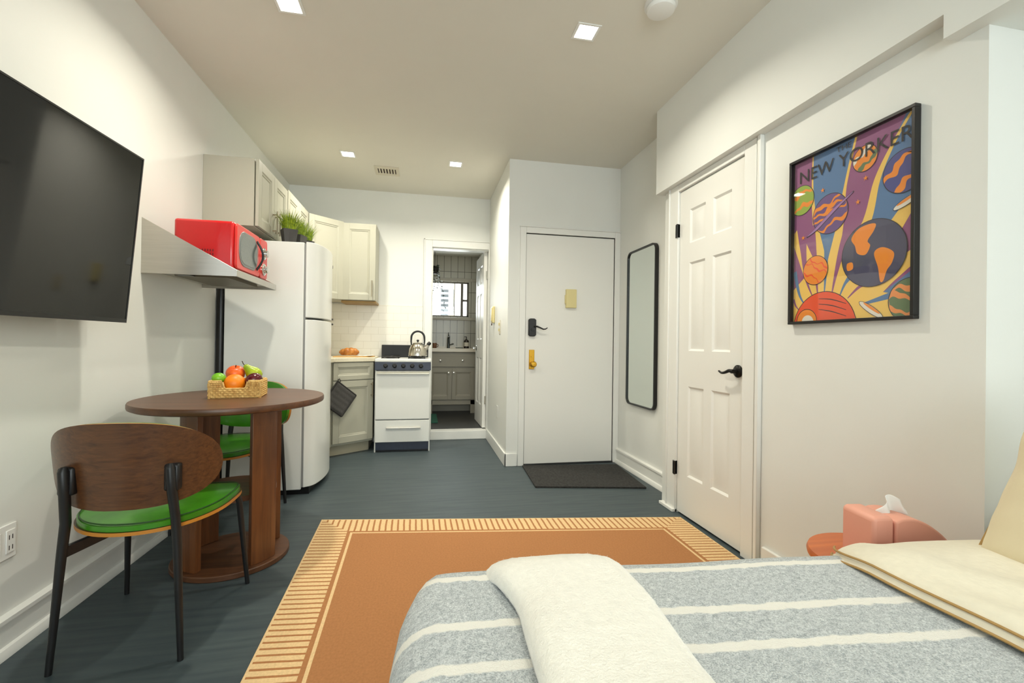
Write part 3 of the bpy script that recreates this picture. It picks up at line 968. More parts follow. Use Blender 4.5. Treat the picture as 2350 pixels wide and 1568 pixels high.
hh = [(-.062, 0, .11), (-.066, 0, .15)] + [(-.064 * math.cos(a), 0, .185 + .064 * math.sin(a)) for a in [PI * i / 16 for i in range(17)]] + [(.066, 0, .15), (.062, 0, .112)]
MB().tube(hh, [.006, .008] + [.010] * 17 + [.008, .006], seg=12).build('handle', BLACKG, t, local=True)

# croissant, board, paper on the counter
bx, by = -.66, 4.69
tag(MB().prism([(-.83, 4.56), (-.56, 4.62), (-.47, 4.70), (-.47, 4.86), (-.83, 4.86)], .908, .918).build('cutting_board', wood('board wood', (196, 150, 84), (222, 182, 116), 0, .8), bevel=.003), 'thin tan cutting board lying on the countertop', 'cutting board')
m = MB().grid(lambda u, v: (-.64 + .16 * u, 4.645 + .15 * v, .9195 + .004 * math.sin(u * 9) * math.sin(v * 7) + .006 * u * u), 14, 14)
tag(m.build('paper_napkin', mat('napkin paper', (238, 236, 228), .8), smooth=60), 'white paper napkin under the croissant', 'napkin')
CRO = mat('croissant crust', (150, 84, 24), .42, rgb2=(206, 138, 58), vscale=28)
m = MB()
def cro(u, v):
    s = u * 2 - 1
    a = s * 1.15
    th0 = 2 * PI * v
    cx, cy = .092 * math.sin(a) / math.sin(1.15), .045 * (1 - math.cos(a))
    rr = .036 * max(.0, 1 - abs(s - .12 * (1 - s * s)) ** 2.0) ** .85 + .004
    rr *= .9 + .26 * abs(math.sin(s * 8 + .5 * math.cos(th0))) ** .5
    th = 2 * PI * v
    nx, ny = -math.sin(a) * .6, math.cos(a)
    return (cx + nx * rr * math.cos(th) * .9, cy + ny * rr * math.cos(th), max(-.028, rr * math.sin(th)))
m.grid(cro, 60, 20, cv=True)
m.move(Matrix.Translation((-.695, 4.632, .956)))
tag(m.build('croissant', CRO, smooth=50), 'golden brown croissant on the counter board', 'croissant')

# ------------------------------------------------------------------ table
TC = (-.895, 2.45)
WALN = wood('walnut top', (74, 44, 25), (106, 67, 40), 0, 1.0, .42, .1)
WALNV = wood('walnut upright', (84, 46, 20), (124, 74, 36), 2, 1.0, .4, .2)
t = thing('dining_table', 'round walnut pedestal table by the left wall', 'table', (TC[0], TC[1], 0))
MB().lathe([(.001, .752), (.390, .752), (.4, .757), (.402, .763), (.402, .777), (.399, .783), (.001, .783)], seg=96, sy=1.08).build('tabletop', WALN, t, local=True, smooth=30)
MB().lathe([(.001, 0), (.247, 0), (.25, .004), (.25, .022), (.247, .026), (.001, .026)], seg=72).build('base', WALN, t, local=True, smooth=30)
for ac in (-34, -126, 54, 146):
    out = []
    n = 10
    for i in range(n + 1):
        a = math.radians(ac - 17 + 34 * i / n); out.append((.222 * math.cos(a), .222 * math.sin(a)))
    for i in range(n + 1):
        a = math.radians(ac + 17 - 34 * i / n); out.append((.19 * math.cos(a), .19 * math.sin(a)))
    MB().prism(out, .026, .752).build('leg', WALNV, t, local=True, smooth=30, bevel=.002)
MB().lathe([(.001, .32), (.188, .32), (.188, .345), (.001, .345)], seg=48).build('shelf', WALN, t, local=True, smooth=30)

# ------------------------------------------------------------------ basket and fruit
SEAG = mat('woven seagrass', (190, 142, 74), .75, rgb2=(232, 196, 124), vscale=60, bump=.3, bscale=140)
bkz = .783
t = thing('fruit_basket', 'small woven seagrass basket of fruit on the round table', 'basket', (-.885, 2.47, bkz), math.radians(8))
BW, BD, BH = .106, .08, .075
m = MB()
def rope_loop(z, inset, gap):
    """one course of plaited rope; the front course stops at the notch when gap is true"""
    pts = []
    per = [(-BW, -BD), (BW, -BD), (BW, BD), (-BW, BD)]
    def path(a, b, n):
        return [Vector((a[0] + (b[0] - a[0]) * i / n, a[1] + (b[1] - a[1]) * i / n, z)) for i in range(n + 1)]
    segs = []
    if gap:
        g = gap
        segs.append(path((-g, -BD), (-BW, -BD), 10)[0:] + path((-BW, -BD), (-BW, BD), 14)[1:] + path((-BW, BD), (BW, BD), 20)[1:] + path((BW, BD), (BW, -BD), 14)[1:] + path((BW, -BD), (g, -BD), 10)[1:])
    else:
        s = path(per[0], per[1], 20)[:-1] + path(per[1], per[2], 14)[:-1] + path(per[2], per[3], 20)[:-1] + path(per[3], per[0], 14)[:-1]
        segs.append(s)
    for s in segs:
        k = 0
        pp = []
        for i, p in enumerate(s):
            o = .0022 * (1 if (i + int(z * 1000) // 11) % 2 else -1)
            dv = Vector((p.x / BW, p.y / BD, 0))
            pp.append(p + dv * o)
        m.tube(pp, .0062, seg=8, closed=not gap)
for i in range(8):
    z = .007 + i * .0098
    rope_loop(z, 0, 0 if z < .043 else (.046 + (z - .043) * .35))
# rim of the notch
m.tube([(-.053, -BD, .078), (-.047, -BD, .053), (-.039, -BD, .045), (.039, -BD, .045), (.047, -BD, .053), (.053, -BD, .078)], .005, seg=8)
m.box(-BW, BW, -BD, BD, .0, .008)
for sx in (-1, 1):
    for sy in (-1, 1):
        m.tube([(sx * BW, sy * BD, .0), (sx * BW, sy * BD, .081)], .0065, seg=8)
m.build('weave', SEAG, t, local=True)
m = MB()
for z, gp_ in ((.0805, .056),):
    m.tube([(-gp_, -BD, z), (-BW, -BD, z), (-BW, BD, z), (BW, BD, z), (BW, -BD, z), (gp_, -BD, z)], .006, seg=8)
m.build('rim', SEAG, t, local=True)


def fruit(name, label, c, r, col, col2, fn=None, tilt=None, stem=None, rough=.35, cat=None):
    o = MB().blob((0, 0, 0), r, fn, nu=36, nv=24).build(name, mat(name + ' skin', col, rough, rgb2=col2, vscale=14, bump=.15, bscale=160))
    M = Matrix.Translation((t.location.x, t.location.y, bkz)) @ Matrix.Rotation(math.radians(8), 4, 'Z')
    o.location = M @ Vector(c)
    if tilt:
        o.rotation_euler = tilt
    tag(o, label, cat or name)
    if stem:
        s = MB().tube(stem, .0022, seg=6).build('stem', mat('fruit stem', (64, 46, 24), .7), o, local=True)
    return o


fruit('lime', 'small green lime at the left end of the fruit basket', (-.080, -.03, .092), (.031, .028, .027), (70, 150, 14), (138, 200, 40))
fruit('orange', 'large bright orange at the front notch of the basket', (-.012, -.030, .066), (.047, .047, .046), (246, 118, 4), (252, 142, 14), lambda th, ph, d: 1 - .04 * math.exp(-ph * 8), rough=.45)
fruit('apple', 'red and orange apple at the back of the fruit basket', (-.025, .042, .112), (.043, .043, .039), (206, 40, 14), (244, 124, 40), lambda th, ph, d: 1 - .2 * math.exp(-(ph / .35) ** 2) - .08 * math.exp(-((PI - ph) / .4) ** 2), (.35, .1, 0), [(0, 0, .026), (.003, 0, .045)])
pr_ = [(.001, -.036), (.016, -.035), (.028, -.027), (.035, -.012), (.036, .002), (.032, .016), (.024, .030), (.018, .041), (.0155, .050), (.012, .057), (.006, .061), (.001, .062)]
pe = MB().lathe(pr_, seg=36).build('pear', mat('pear skin', (112, 150, 10), .35, rgb2=(182, 196, 34), vscale=14, bump=.15, bscale=160))
pe.location = (Matrix.Translation((t.location.x, t.location.y, bkz)) @ Matrix.Rotation(math.radians(8), 4, 'Z')) @ Vector((.058, .036, .108)); pe.rotation_euler = (.15, -.75, .2)
tag(pe, 'yellow green pear lying with its stem up in the basket', 'pear')
MB().tube([(0, 0, .060), (.002, 0, .072), (.007, 0, .084)], .0022, seg=6).build('stem', mat('fruit stem', (64, 46, 24), .7), pe, local=True)
fruit('plum', 'dark maroon plum-like fruit at the right end of the basket', (.07, -.034, .082), (.040, .034, .034), (58, 8, 16), (96, 20, 28), None, (0, -.5, .2), None, .22)
fruit('lemon', 'yellow lemon peeking out beside the orange in the basket', (.044, .02, .056), (.032, .024, .024), (236, 176, 20), (248, 200, 50), None, (0, .3, .4))


# ------------------------------------------------------------------ chairs
GREEN = mat('green leather', (46, 112, 14), .3, rgb2=(66, 140, 22), vscale=9, bump=.08, bscale=90, coat=.25)
SHELLW = wood('walnut shell', (66, 38, 19), (106, 66, 35), 0, 2.4, .36, .25)
PLYE = mat('plywood edge', (190, 124, 40), .45)
STITCH = mat('dark green stitching', (22, 66, 10), .5)


def back_pt(rho, a, off):
    """point on the curved backrest: rho 0..1 from the centre, a around, off along the inward normal"""
    n = 2.5
    ca, sa = math.cos(a), math.sin(a)
    px = math.copysign(abs(ca) ** (2 / n), ca) * rho
    pz = math.copysign(abs(sa) ** (2 / 2.1), sa) * rho
    th = px * math.radians(55.7)
    R = .313
    z = .652 + pz * (.142 if pz > 0 else .148) - .012 * px * px
    # lean: the top goes back
    y0 = -.262 - (z - .645) * .16
    x = (R - off) * math.sin(th)
    y = y0 + R - (R - off) * math.cos(th)
    return (x, y, z)


def seat_pt(rho, a, z):
    ca, sa = math.cos(a), math.sin(a)
    n = 2.6 if sa > 0 else 2.2
    x = math.copysign(abs(ca) ** (2 / n), ca) * rho * (.232 + .012 * max(0, sa))
    y = math.copysign(abs(sa) ** (2 / n), sa) * rho * (.26 if sa > 0 else .255)
    return (x + .014, y + .005, z + .018 * (x / .25) ** 2 - .012 * max(0, y / .25) ** 3 + .006 * max(0, -y / .25) ** 2)


def pillow_disc(m, ptfn, off_in, off_out, rings, na, mi=0, mrim=None):
    """closed lens between two offsets: ptfn(rho, a, off)"""
    def side(off, dome):
        V = []
        for r in rings:
            o = off + dome * (1 - r ** 3)
            V.append([m.bm.verts.new(ptfn(r, 2 * PI * k / na, o)) for k in range(na)])
        c = m.bm.verts.new(ptfn(0, 0, off + dome))
        for k in range(na):
            f = m.bm.faces.new((c, V[0][k], V[0][(k + 1) % na])); f.material_index = mi
        for A, B in zip(V, V[1:]):
            for k in range(na):
                f = m.bm.faces.new((A[k], A[(k + 1) % na], B[(k + 1) % na], B[k])); f.material_index = mi
        return V[-1]
    A = side(*off_in); B = side(*off_out)
    for k in range(na):
        f = m.bm.faces.new((A[k], A[(k + 1) % na], B[(k + 1) % na], B[k])); f.material_index = mi if mrim is None else mrim


RG = [.15, .3, .45, .6, .72, .82, .9, .96, 1.0]


def chair():
    t = thing('dining_chair', '', 'chair', (0, 0, 0))
    m = MB(); pillow_disc(m, back_pt, (.0, 0), (.011, 0), RG, 72, 0, 1)
    m.build('backrest', [SHELLW, PLYE], t, local=True, smooth=50)
    m = MB(); pillow_disc(m, lambda r, a, o: back_pt(r * 1.0, a, o), (.0115, 0), (.024, .02), RG, 72)
    m.build('back_cushion', GREEN, t, local=True, smooth=60)
    m = MB(); pillow_disc(m, seat_pt, (.418, 0), (.43, 0), RG, 72, 0, 1)
    m.build('seat', [SHELLW, PLYE], t, local=True, smooth=50)
    m = MB(); pillow_disc(m, lambda r, a, o: seat_pt(r * .975, a, o), (.431, 0), (.448, .018), RG, 72)
    sc = m.build('seat_cushion', GREEN, t, local=True, smooth=60)
    MB().tube([seat_pt(.95, 2 * PI * k / 72, .4535) for k in range(72)], .0022, seg=6, closed=True).build('stitching', STITCH, sc, local=True)
    for s in (-1, 1):
        m = MB().tube([(s * .184, -.24, 0), (s * .163, -.226, .37), (s * .155, -.224, .47), (s * .15, -.238, .56), (s * .148, -.25, .64), (s * .148, -.246, .653)], [.009, .0135, .0145, .015, .014, .008], seg=14)
        l = m.build('leg', BLACK, t, local=True)
        MB().box(s * .148 - .023, s * .148 + .023, -.243, -.212, .56, .65).build('bracket', BLACK, l, local=True, bevel=.008)
        m = MB().tube([(s * .195, .19, .42), (s * .205, .2, .37), (s * .228, .242, 0)], [.012, .0125, .0085], seg=14)
        m.build('leg', BLACK, t, local=True)
        # flat bar from the rear leg in to the middle under the seat, and on to the front leg
        a, b, c = Vector((s * .163, -.226, .375)), Vector((s * .045, .02, .4)), Vector((s * .195, .19, .408))
        m = MB()
        for p, q in ((a, b), (b, c)):
            d = (q - p).normalized(); sd = d.cross(Vector((0, 0, 1))).normalized() * .007; up = Vector((0, 0, .019))
            V = [m.bm.verts.new(v) for v in (p - sd - up, p + sd - up, p + sd + up, p - sd + up, q - sd - up * .7, q + sd - up * .7, q + sd + up * .7, q - sd + up * .7)]
            for f in ((0, 1, 2, 3), (7, 6, 5, 4), (0, 4, 5, 1), (1, 5, 6, 2), (2, 6, 7, 3), (3, 7, 4, 0)):
                m.bm.faces.new([V[i] for i in f])
        m.build('brace', BLACK, t, local=True, bevel=.003)
    return t


ch = chair()
ch.location = (-.957, 1.929, 0); ch.rotation_euler = (0, 0, math.radians(.9)); ch['group'] = 'green dining chairs at the round table'
ch['label'] = 'green leather chair with its curved walnut back turned to the camera'
dup(ch, (-1.07, 2.985, 0), math.radians(174), 'green leather chair behind the table, backed up to the fridge', 'green dining chairs at the round table')


# ------------------------------------------------------------------ rug and door mat
def flat_quad(name, pts, th, mats, n=24, parent=None):
    """soft rectangle through four floor corners (u along pts0-pts1, v along pts0-pts3); stores u and v metres as attributes"""
    A, B, C_, D = [Vector(p) for p in pts]
    m = MB()
    def P(u, v, z):
        p = A.lerp(B, u).lerp(D.lerp(C_, u), v)
        return (p.x, p.y, z)
    m.grid(lambda u, v: P(u, v, th), n, n)
    m.grid(lambda u, v: P(u, v, 0.0005), n, n)
    E_ = [[P(i / (n - 1), 0, z) for i in range(n)] for z in (0.0005, th)], [[P(i / (n - 1), 1, z) for i in range(n)] for z in (0.0005, th)], [[P(0, i / (n - 1), z) for i in range(n)] for z in (0.0005, th)], [[P(1, i / (n - 1), z) for i in range(n)] for z in (0.0005, th)]
    for lo, hi in E_:
        for i in range(n - 1):
            m.face((lo[i], lo[i + 1], hi[i + 1], hi[i]))
    bmesh.ops.remove_doubles(m.bm, verts=m.bm.verts, dist=1e-5)
    o = m.build(name, mats, smooth=30)
    # bilinear coordinates per vertex
    a1 = o.data.attributes.new('weave_u', 'FLOAT', 'POINT'); a2 = o.data.attributes.new('weave_v', 'FLOAT', 'POINT')
    LU, LV = (B - A).length, (D - A).length
    for i, v in enumerate(o.data.vertices):
        u_, v_ = .5, .5
        for _ in range(12):
            p = A.lerp(B, u_).lerp(D.lerp(C_, u_), v_)
            du = (B - A).lerp(C_ - D, v_); dv = D.lerp(C_, u_) - A.lerp(B, u_)
            e = Vector((v.co.x - p.x, v.co.y - p.y))
            det = du.x * dv.y - du.y * dv.x
            u_ += (e.x * dv.y - e.y * dv.x) / det; v_ += (du.x * e.y - du.y * e.x) / det
        a1.data[i].value = u_ * LU; a2.data[i].value = v_ * LV
    return o, LU, LV


def rug_material(LU, LV):
    m = bpy.data.materials.new('jute rug')
    m.use_nodes = True
    nt = m.node_tree; b = nt.nodes['Principled BSDF']
    b.inputs['Roughness'].default_value = .9; b.inputs['Specular IOR Level'].default_value = .15
    def attr(n):
        a = nt.nodes.new('ShaderNodeAttribute'); a.attribute_name = n; return a.outputs['Fac']
    def M_(op, a, b_=None, c=None):
        n = nt.nodes.new('ShaderNodeMath'); n.operation = op
        for i, x in enumerate((a, b_, c)):
            if x is None: continue
            if isinstance(x, (int, float)): n.inputs[i].default_value = x
            else: nt.links.new(x, n.inputs[i])
        return n.outputs[0]
    u, v = attr('weave_u'), attr('weave_v')
    eu = M_('MINIMUM', u, M_('SUBTRACT', LU, u)); ev = M_('MINIMUM', v, M_('SUBTRACT', LV, v))
    e = M_('MINIMUM', eu, ev)
    ends = M_('LESS_THAN', ev, eu)                  # 1 on the borders that run along u
    along = M_('ADD', M_('MULTIPLY', ends, u), M_('MULTIPLY', M_('SUBTRACT', 1, ends), v))
    nz = nt.nodes.new('ShaderNodeTexNoise'); nz.inputs['Scale'].default_value = 30; nz.inputs['Detail'].default_value = 3
    jit = M_('MULTIPLY', M_('SUBTRACT', nz.outputs['Fac'], .5), .006)
    fr = M_('FRACT', M_('DIVIDE', M_('ADD', along, jit), .034))
    stripe = M_('LESS_THAN', fr, .3)
    inb = M_('LESS_THAN', e, .176)
    edge1 = M_('MULTIPLY', M_('GREATER_THAN', e, .172), M_('LESS_THAN', e, .19))     # brown band inside the stripes
    line = M_('MULTIPLY', M_('GREATER_THAN', e, .19), M_('LESS_THAN', e, .203))     # pale line
    rim = M_('LESS_THAN', e, .008)
    tan = M_('MAXIMUM', M_('MULTIPLY', M_('MULTIPLY', inb, M_('SUBTRACT', 1, stripe)), M_('SUBTRACT', 1, edge1)), line)
    tan = M_('MAXIMUM', tan, M_('MULTIPLY', rim, 1.0))
    n2 = nt.nodes.new('ShaderNodeTexNoise'); n2.inputs['Scale'].default_value = 260; n2.inputs['Detail'].default_value = 2
    n3 = nt.nodes.new('ShaderNodeTexNoise'); n3.inputs['Scale'].default_value = 2.5; n3.inputs['Detail'].default_value = 4
    mix = nt.nodes.new('ShaderNodeMix'); mix.data_type = 'RGBA'
    mix.inputs['A'].default_value = lin((170, 118, 76)); mix.inputs['B'].default_value = lin((222, 190, 142))
    nt.links.new(tan, mix.inputs['Factor'])
    hs = nt.nodes.new('ShaderNodeHueSaturation')
    val = M_('ADD', .72, M_('ADD', M_('MULTIPLY', n2.outputs['Fac'], .4), M_('MULTIPLY', n3.outputs['Fac'], .16)))
    nt.links.new(val, hs.inputs['Value']); nt.links.new(mix.outputs['Result'], hs.inputs['Color']); nt.links.new(hs.outputs[0], b.inputs['Base Color'])
    bp = nt.nodes.new('ShaderNodeBump'); bp.inputs['Strength'].default_value = .5; bp.inputs['Distance'].default_value = .003
    nt.links.new(M_('ADD', M_('MULTIPLY', n2.outputs['Fac'], .7), M_('MULTIPLY', tan, .4)), bp.inputs['Height']); nt.links.new(bp.outputs[0], b.inputs['Normal'])
    return m


rug, LU, LV = flat_quad('rug', [(-.565, 2.85), (1.575, 2.55), (1.53, .15), (-.50, .2)], .009, [])
rug.data.materials.append(rug_material(LU, LV))
tag(rug, 'brown woven rug with a tan striped border in front of the bed', 'rug')

MATM = mat('door mat pile', (44, 43, 41), .95, var=.5, vscale=70, stretch=(1, .5, 1), bump=.8, bscale=240)
mt, _, _ = flat_quad('door_mat', [(.865, 3.84), (1.695, 3.76), (1.645, 3.115), (.835, 3.26)], .012, [MATM])
tag(mt, 'dark charcoal door mat before the entry door', 'door mat')


# ------------------------------------------------------------------ bed
BT, BROT = .575, math.radians(-3.0)
BED = Matrix.Translation((-.04, .985, 0)) @ Matrix.Rotation(BROT, 4, 'Z')       # local: x from the foot to the head, y = 0 at the far side going negative
BL, BWD = 1.86, 1.42
t = thing('bed', 'low bed with a grey and white striped wool blanket', 'bed', (.95, .3, 0))
m = MB().box(.09, BL - .05, -BWD + .08, -.08, .10, .30).move(BED); m.build('frame', mat('bed frame', (90, 78, 66), .6), t, bevel=.01)
for x in (.14, BL - .12):
    for y in (-.14, -BWD + .14):
        MB().lathe([(.025, .0095), (.03, .1)], (x, y, 0), seg=12).move(BED).build('leg', MATS['bed frame'], t)
m = MB().box(.045, BL, -BWD + .04, -.045, .26, BT - .02).move(BED); m.build('mattress', mat('mattress ticking', (232, 228, 216), .8), t, bevel=.09, segs=5)


def blanket_material():
    m = bpy.data.materials.new('striped wool')
    m.use_nodes = True
    nt = m.node_tree; b = nt.nodes['Principled BSDF']
    b.inputs['Roughness'].default_value = .95; b.inputs['Sheen Weight'].default_value = .3; b.inputs['Specular IOR Level'].default_value = .1
    a = nt.nodes.new('ShaderNodeAttribute'); a.attribute_name = 'across'
    def M_(op, x, y=None):
        n = nt.nodes.new('ShaderNodeMath'); n.operation = op
        for i, q in enumerate((x, y)):
            if q is None: continue
            if isinstance(q, (int, float)): n.inputs[i].default_value = q
            else: nt.links.new(q, n.inputs[i])
        return n.outputs[0]
    tc = nt.nodes.new('ShaderNodeTexCoord')
    n0 = nt.nodes.new('ShaderNodeTexNoise'); n0.inputs['Scale'].default_value = 40; n0.inputs['Detail'].default_value = 3
    nt.links.new(tc.outputs['Object'], n0.inputs['Vector'])
    d = M_('ADD', a.outputs['Fac'], M_('MULTIPLY', M_('SUBTRACT', n0.outputs['Fac'], .5), .016))
    tot = None
    for c, w_ in STRIPES:
        r = nt.nodes.new('ShaderNodeMapRange'); r.interpolation_type = 'SMOOTHSTEP'
        nt.links.new(M_('ABSOLUTE', M_('SUBTRACT', d, c)), r.inputs['Value'])
        r.inputs['From Min'].default_value = w_ * .75; r.inputs['From Max'].default_value = w_ * 1.25; r.inputs['To Min'].default_value = 1; r.inputs['To Max'].default_value = 0
        tot = r.outputs[0] if tot is None else M_('MAXIMUM', tot, r.outputs[0])
    n1 = nt.nodes.new('ShaderNodeTexNoise'); n1.inputs['Scale'].default_value = 420; n1.inputs['Detail'].default_value = 2
    n2 = nt.nodes.new('ShaderNodeTexNoise'); n2.inputs['Scale'].default_value = 110; n2.inputs['Detail'].default_value = 5; n2.inputs['Roughness'].default_value = .75
    nt.links.new(tc.outputs['Object'], n1.inputs['Vector']); nt.links.new(tc.outputs['Object'], n2.inputs['Vector'])
    rp = nt.nodes.new('ShaderNodeValToRGB')
    rp.color_ramp.elements[0].position = .38; rp.color_ramp.elements[0].color = lin((146, 153, 157))
    rp.color_ramp.elements[1].position = .62; rp.color_ramp.elements[1].color = lin((222, 226, 226))
    nt.links.new(M_('ADD', M_('MULTIPLY', n1.outputs['Fac'], .5), M_('MULTIPLY', n2.outputs['Fac'], .5)), rp.inputs['Fac'])
    mix = nt.nodes.new('ShaderNodeMix'); mix.data_type = 'RGBA'
    mix.inputs['B'].default_value = lin((240, 237, 228))
    nt.links.new(tot, mix.inputs['Factor']); nt.links.new(rp.outputs[0], mix.inputs['A']); nt.links.new(mix.outputs['Result'], b.inputs['Base Color'])
    bp = nt.nodes.new('ShaderNodeBump'); bp.inputs['Strength'].default_value = .7; bp.inputs['Distance'].default_value = .003
    nt.links.new(M_('ADD', n1.outputs['Fac'], M_('MULTIPLY', n2.outputs['Fac'], .8)), bp.inputs['Height']); nt.links.new(bp.outputs[0], b.inputs['Normal'])
    return m


STRIPES = [(.012, .008), (-.072, .009), (-.222, .011), (-.323, .011), (-.50, .010), (-.61, .010), (-.78, .010), (-.89, .010), (-1.06, .010), (-1.17, .010), (-1.33, .01)]


def drape_profile(R, drop):
    """(inset, height below top) from the hem up and over onto the top"""
    pr = []
    for i in range(7):
        pr.append((-.012 + .012 * i / 6, -drop + (drop - R) * i / 6))
    for i in range(1, 13):
        a = PI / 2 * i / 12
        pr.append((R * (1 - math.cos(a)), -R + R * math.sin(a)))
    return pr


def drape(x0, x1, y0, y1, top, R, drop, rc, lift=0.0, thick=0.0, wob=.006, nx=70, ny=50):
    """cloth over a mattress: covers the top and falls over the foot (x0) and both long sides"""
    m = MB()
    def height(x, y):
        return top + lift
    # plan position pushed down by the distance outside the inner rectangle (inner = edge minus R)
    ix0, iy0, iy1 = x0 + R, y0 + R, y1 - R
    Lx = (PI / 2 * R) + (drop - R)
    def P(u, v):
        # unrolled cloth coordinates: s along x, r along y
        s = -Lx + (x1 - ix0 + Lx) * u
        W = iy1 - iy0
        r = -Lx + (W + 2 * Lx) * v
        def fold(d):              # d>0 distance along the cloth beyond the inner edge
            if d <= 0: return 0.0, 0.0
            if d < PI / 2 * R:
                a = d / R; return R * math.sin(a), R * (1 - math.cos(a))
            return R + .012 * (d - PI / 2 * R), R + (d - PI / 2 * R)
        dx = -s if s < 0 else 0
        dyn, dyf = (-r if r < 0 else 0), (r - W if r > W else 0)
        dy = dyn or dyf
        if dx > 0 and dy > 0:      # corner: go out radially
            d = math.hypot(dx, dy)
            d = max(dx, dy) * .45 + d * .55
            o, h = fold(d)
            ex, ey = dx / math.hypot(dx, dy) * o, dy / math.hypot(dx, dy) * o
        else:
            o1, h1 = fold(dx); o2, h2 = fold(dy)
            ex, ey, h = o1, o2, max(h1, h2)
        x = ix0 - ex if s < 0 else ix0 + s
        y = (iy0 - ey) if r < 0 else ((iy1 + ey) if r > W else iy0 + r)
        nzv = noise.noise(Vector((x * 3.1, y * 3.1, 7.3)))
        z = top + lift - h + wob * nzv * (1 if h < R else .3)
        if h >= R:
            x -= .006 * noise.noise(Vector((y * 9, z * 2, 1.7)))
        ca_, cb_ = (x0 + .21 - x) / .21, (y - (y1 - .21)) / .21
        if ca_ > 0 and cb_ > 0 and math.hypot(ca_, cb_) > 1:
            k_ = 1 / math.hypot(ca_, cb_)
            x, y = x0 + .21 - .21 * ca_ * k_, y1 - .21 + .21 * cb_ * k_
        y += .03 * max(0, 1 - x / .95) * min(1, max(0, (y - iy0) / max(.01, iy1 - iy0)))
        return Vector((x, y, max(.02, z)))
    V = [[m.bm.verts.new(P(i / (nx - 1), j / (ny - 1))) for j in range(ny)] for i in range(nx)]
    for i in range(nx - 1):
        for j in range(ny - 1):
            m.bm.faces.new((V[i][j], V[i + 1][j], V[i + 1][j + 1], V[i][j + 1]))
    ac = []
    W = iy1 - iy0
    for i in range(nx):
        for j in range(ny):
            ac.append(iy0 + (-Lx + (W + 2 * Lx) * j / (ny - 1)))
    return m, ac


bm_, ac = drape(0.015, BL - .02, -BWD, 0.012, BT, .075, .46, .1, nx=120, ny=110)
bm_.move(BED)
bl = bm_.build('blanket', blanket_material(), t, smooth=70, recalc=False)
at_ = bl.data.attributes.new('across', 'FLOAT', 'POINT')
for i, v in enumerate(ac):
    at_.data[i].value = v
s = bl.modifiers.new('thickness', 'SOLIDIFY'); s.thickness = .008; s.offset = 1

# fold of the cream duvet near the head
CREAM = mat('cream linen', (234, 226, 204), .85, var=.03, vscale=60, bump=.5, bscale=90, sheen=.2)
PIPE = mat('sand piping', (176, 140, 84), .8)
FX = .985
def duvet(u, v, top):
    x = FX + (1.80 - FX) * u
    y = .03 - (BWD - .03) * v
    ed = min(1, u / .045) ; ed = math.sqrt(max(0, 1 - (1 - ed) ** 2))
    es = min(1, max(0, v) / .05); es = math.sqrt(max(0, 1 - (1 - es) ** 2))
    w_ = .009 * noise.noise(Vector((x * 5, y * 6, 2))) + .004 * math.sin(x * 30 + y * 9 + 4 * noise.noise(Vector((x * 3, y * 3, 0))))
    z = BT + .018 + (.03 + w_) * ed if top else BT + .016
    fall = max(0, 1 - v / .13)
    z -= .055 * fall ** 1.6 * (1 if top else .75)
    xo = .012 * noise.noise(Vector((y * 4, 3, 1))) + .07 * max(0, 1 - v / .09) ** 2 - .006 * math.sin(v * 14)
    return (x + xo * (1 - u), y, z)
m = MB()
m.grid(lambda u, v: duvet(u, v, True), 60, 90); m.grid(lambda u, v: duvet(u, v, False), 60, 90)
bmesh.ops.remove_doubles(m.bm, verts=m.bm.verts, dist=.0005)
m.move(BED)
dv = tag(m.build('duvet', CREAM, smooth=70), 'cream linen duvet folded back over the head half of the bed', 'duvet')
m = MB()
for zo in (.012, .028):
    m.tube([BED @ (Vector(duvet(0, .0 + k / 80, False)) + Vector((-.003 if zo < .02 else .004, 0, zo - .010))) for k in range(81)], .0026, seg=6)
m.build('piping', PIPE, dv)

# pillow leaning on the head wall
def pillow(label, c, w_, h_, th, rot, group=None):
    m = MB()
    def P(u, v, s):
        a, b = u * 2 - 1, v * 2 - 1
        k = (1 - abs(a) ** 3.2) * (1 - abs(b) ** 3.2)
        pin = 1 - .06 * (1 - abs(a)) * abs(b) ** 6 - .0
        pin2 = 1 - .06 * (1 - abs(b)) * abs(a) ** 6
        wr = .006 * noise.noise(Vector((a * 4, b * 4, s * 3)))
        return (a * w_ / 2 * pin2, b * h_ / 2 * pin, s * (th / 2 * max(0, k) ** .5 + .003) + wr * (k > .02))
    m.grid(lambda u, v: P(u, v, 1), 40, 32); m.grid(lambda u, v: P(u, v, -1), 40, 32)
    bmesh.ops.remove_doubles(m.bm, verts=m.bm.verts, dist=.007)
    o = m.build('pillow', mat('pillow linen', (226, 212, 178), .85, bump=.4, bscale=90, sheen=.2), smooth=70)
    o.location = c; o.rotation_euler = rot
    tag(o, label, 'pillow', group)
    return o
pl = pillow('cream linen pillow standing against the head wall on the bed', (1.345, .46, .778), .72, .42, .18, (math.radians(64), 0, math.radians(-90)))
pts = []
for a, b, c, d in ((-1, -1, 1, -1), (1, -1, 1, 1), (1, 1, -1, 1), (-1, 1, -1, -1)):
    for k in range(12):
        s_ = k / 12
        A_, B_ = a + (c - a) * s_, b + (d - b) * s_
        pts.append((A_ * .36 * (1 - .06 * (1 - abs(B_)) * abs(A_) ** 6), B_ * .21 * (1 - .06 * (1 - abs(A_)) * abs(B_) ** 6), 0))
MB().tube(pts, .0045, seg=6, closed=True).build('piping', PIPE, pl, local=True)

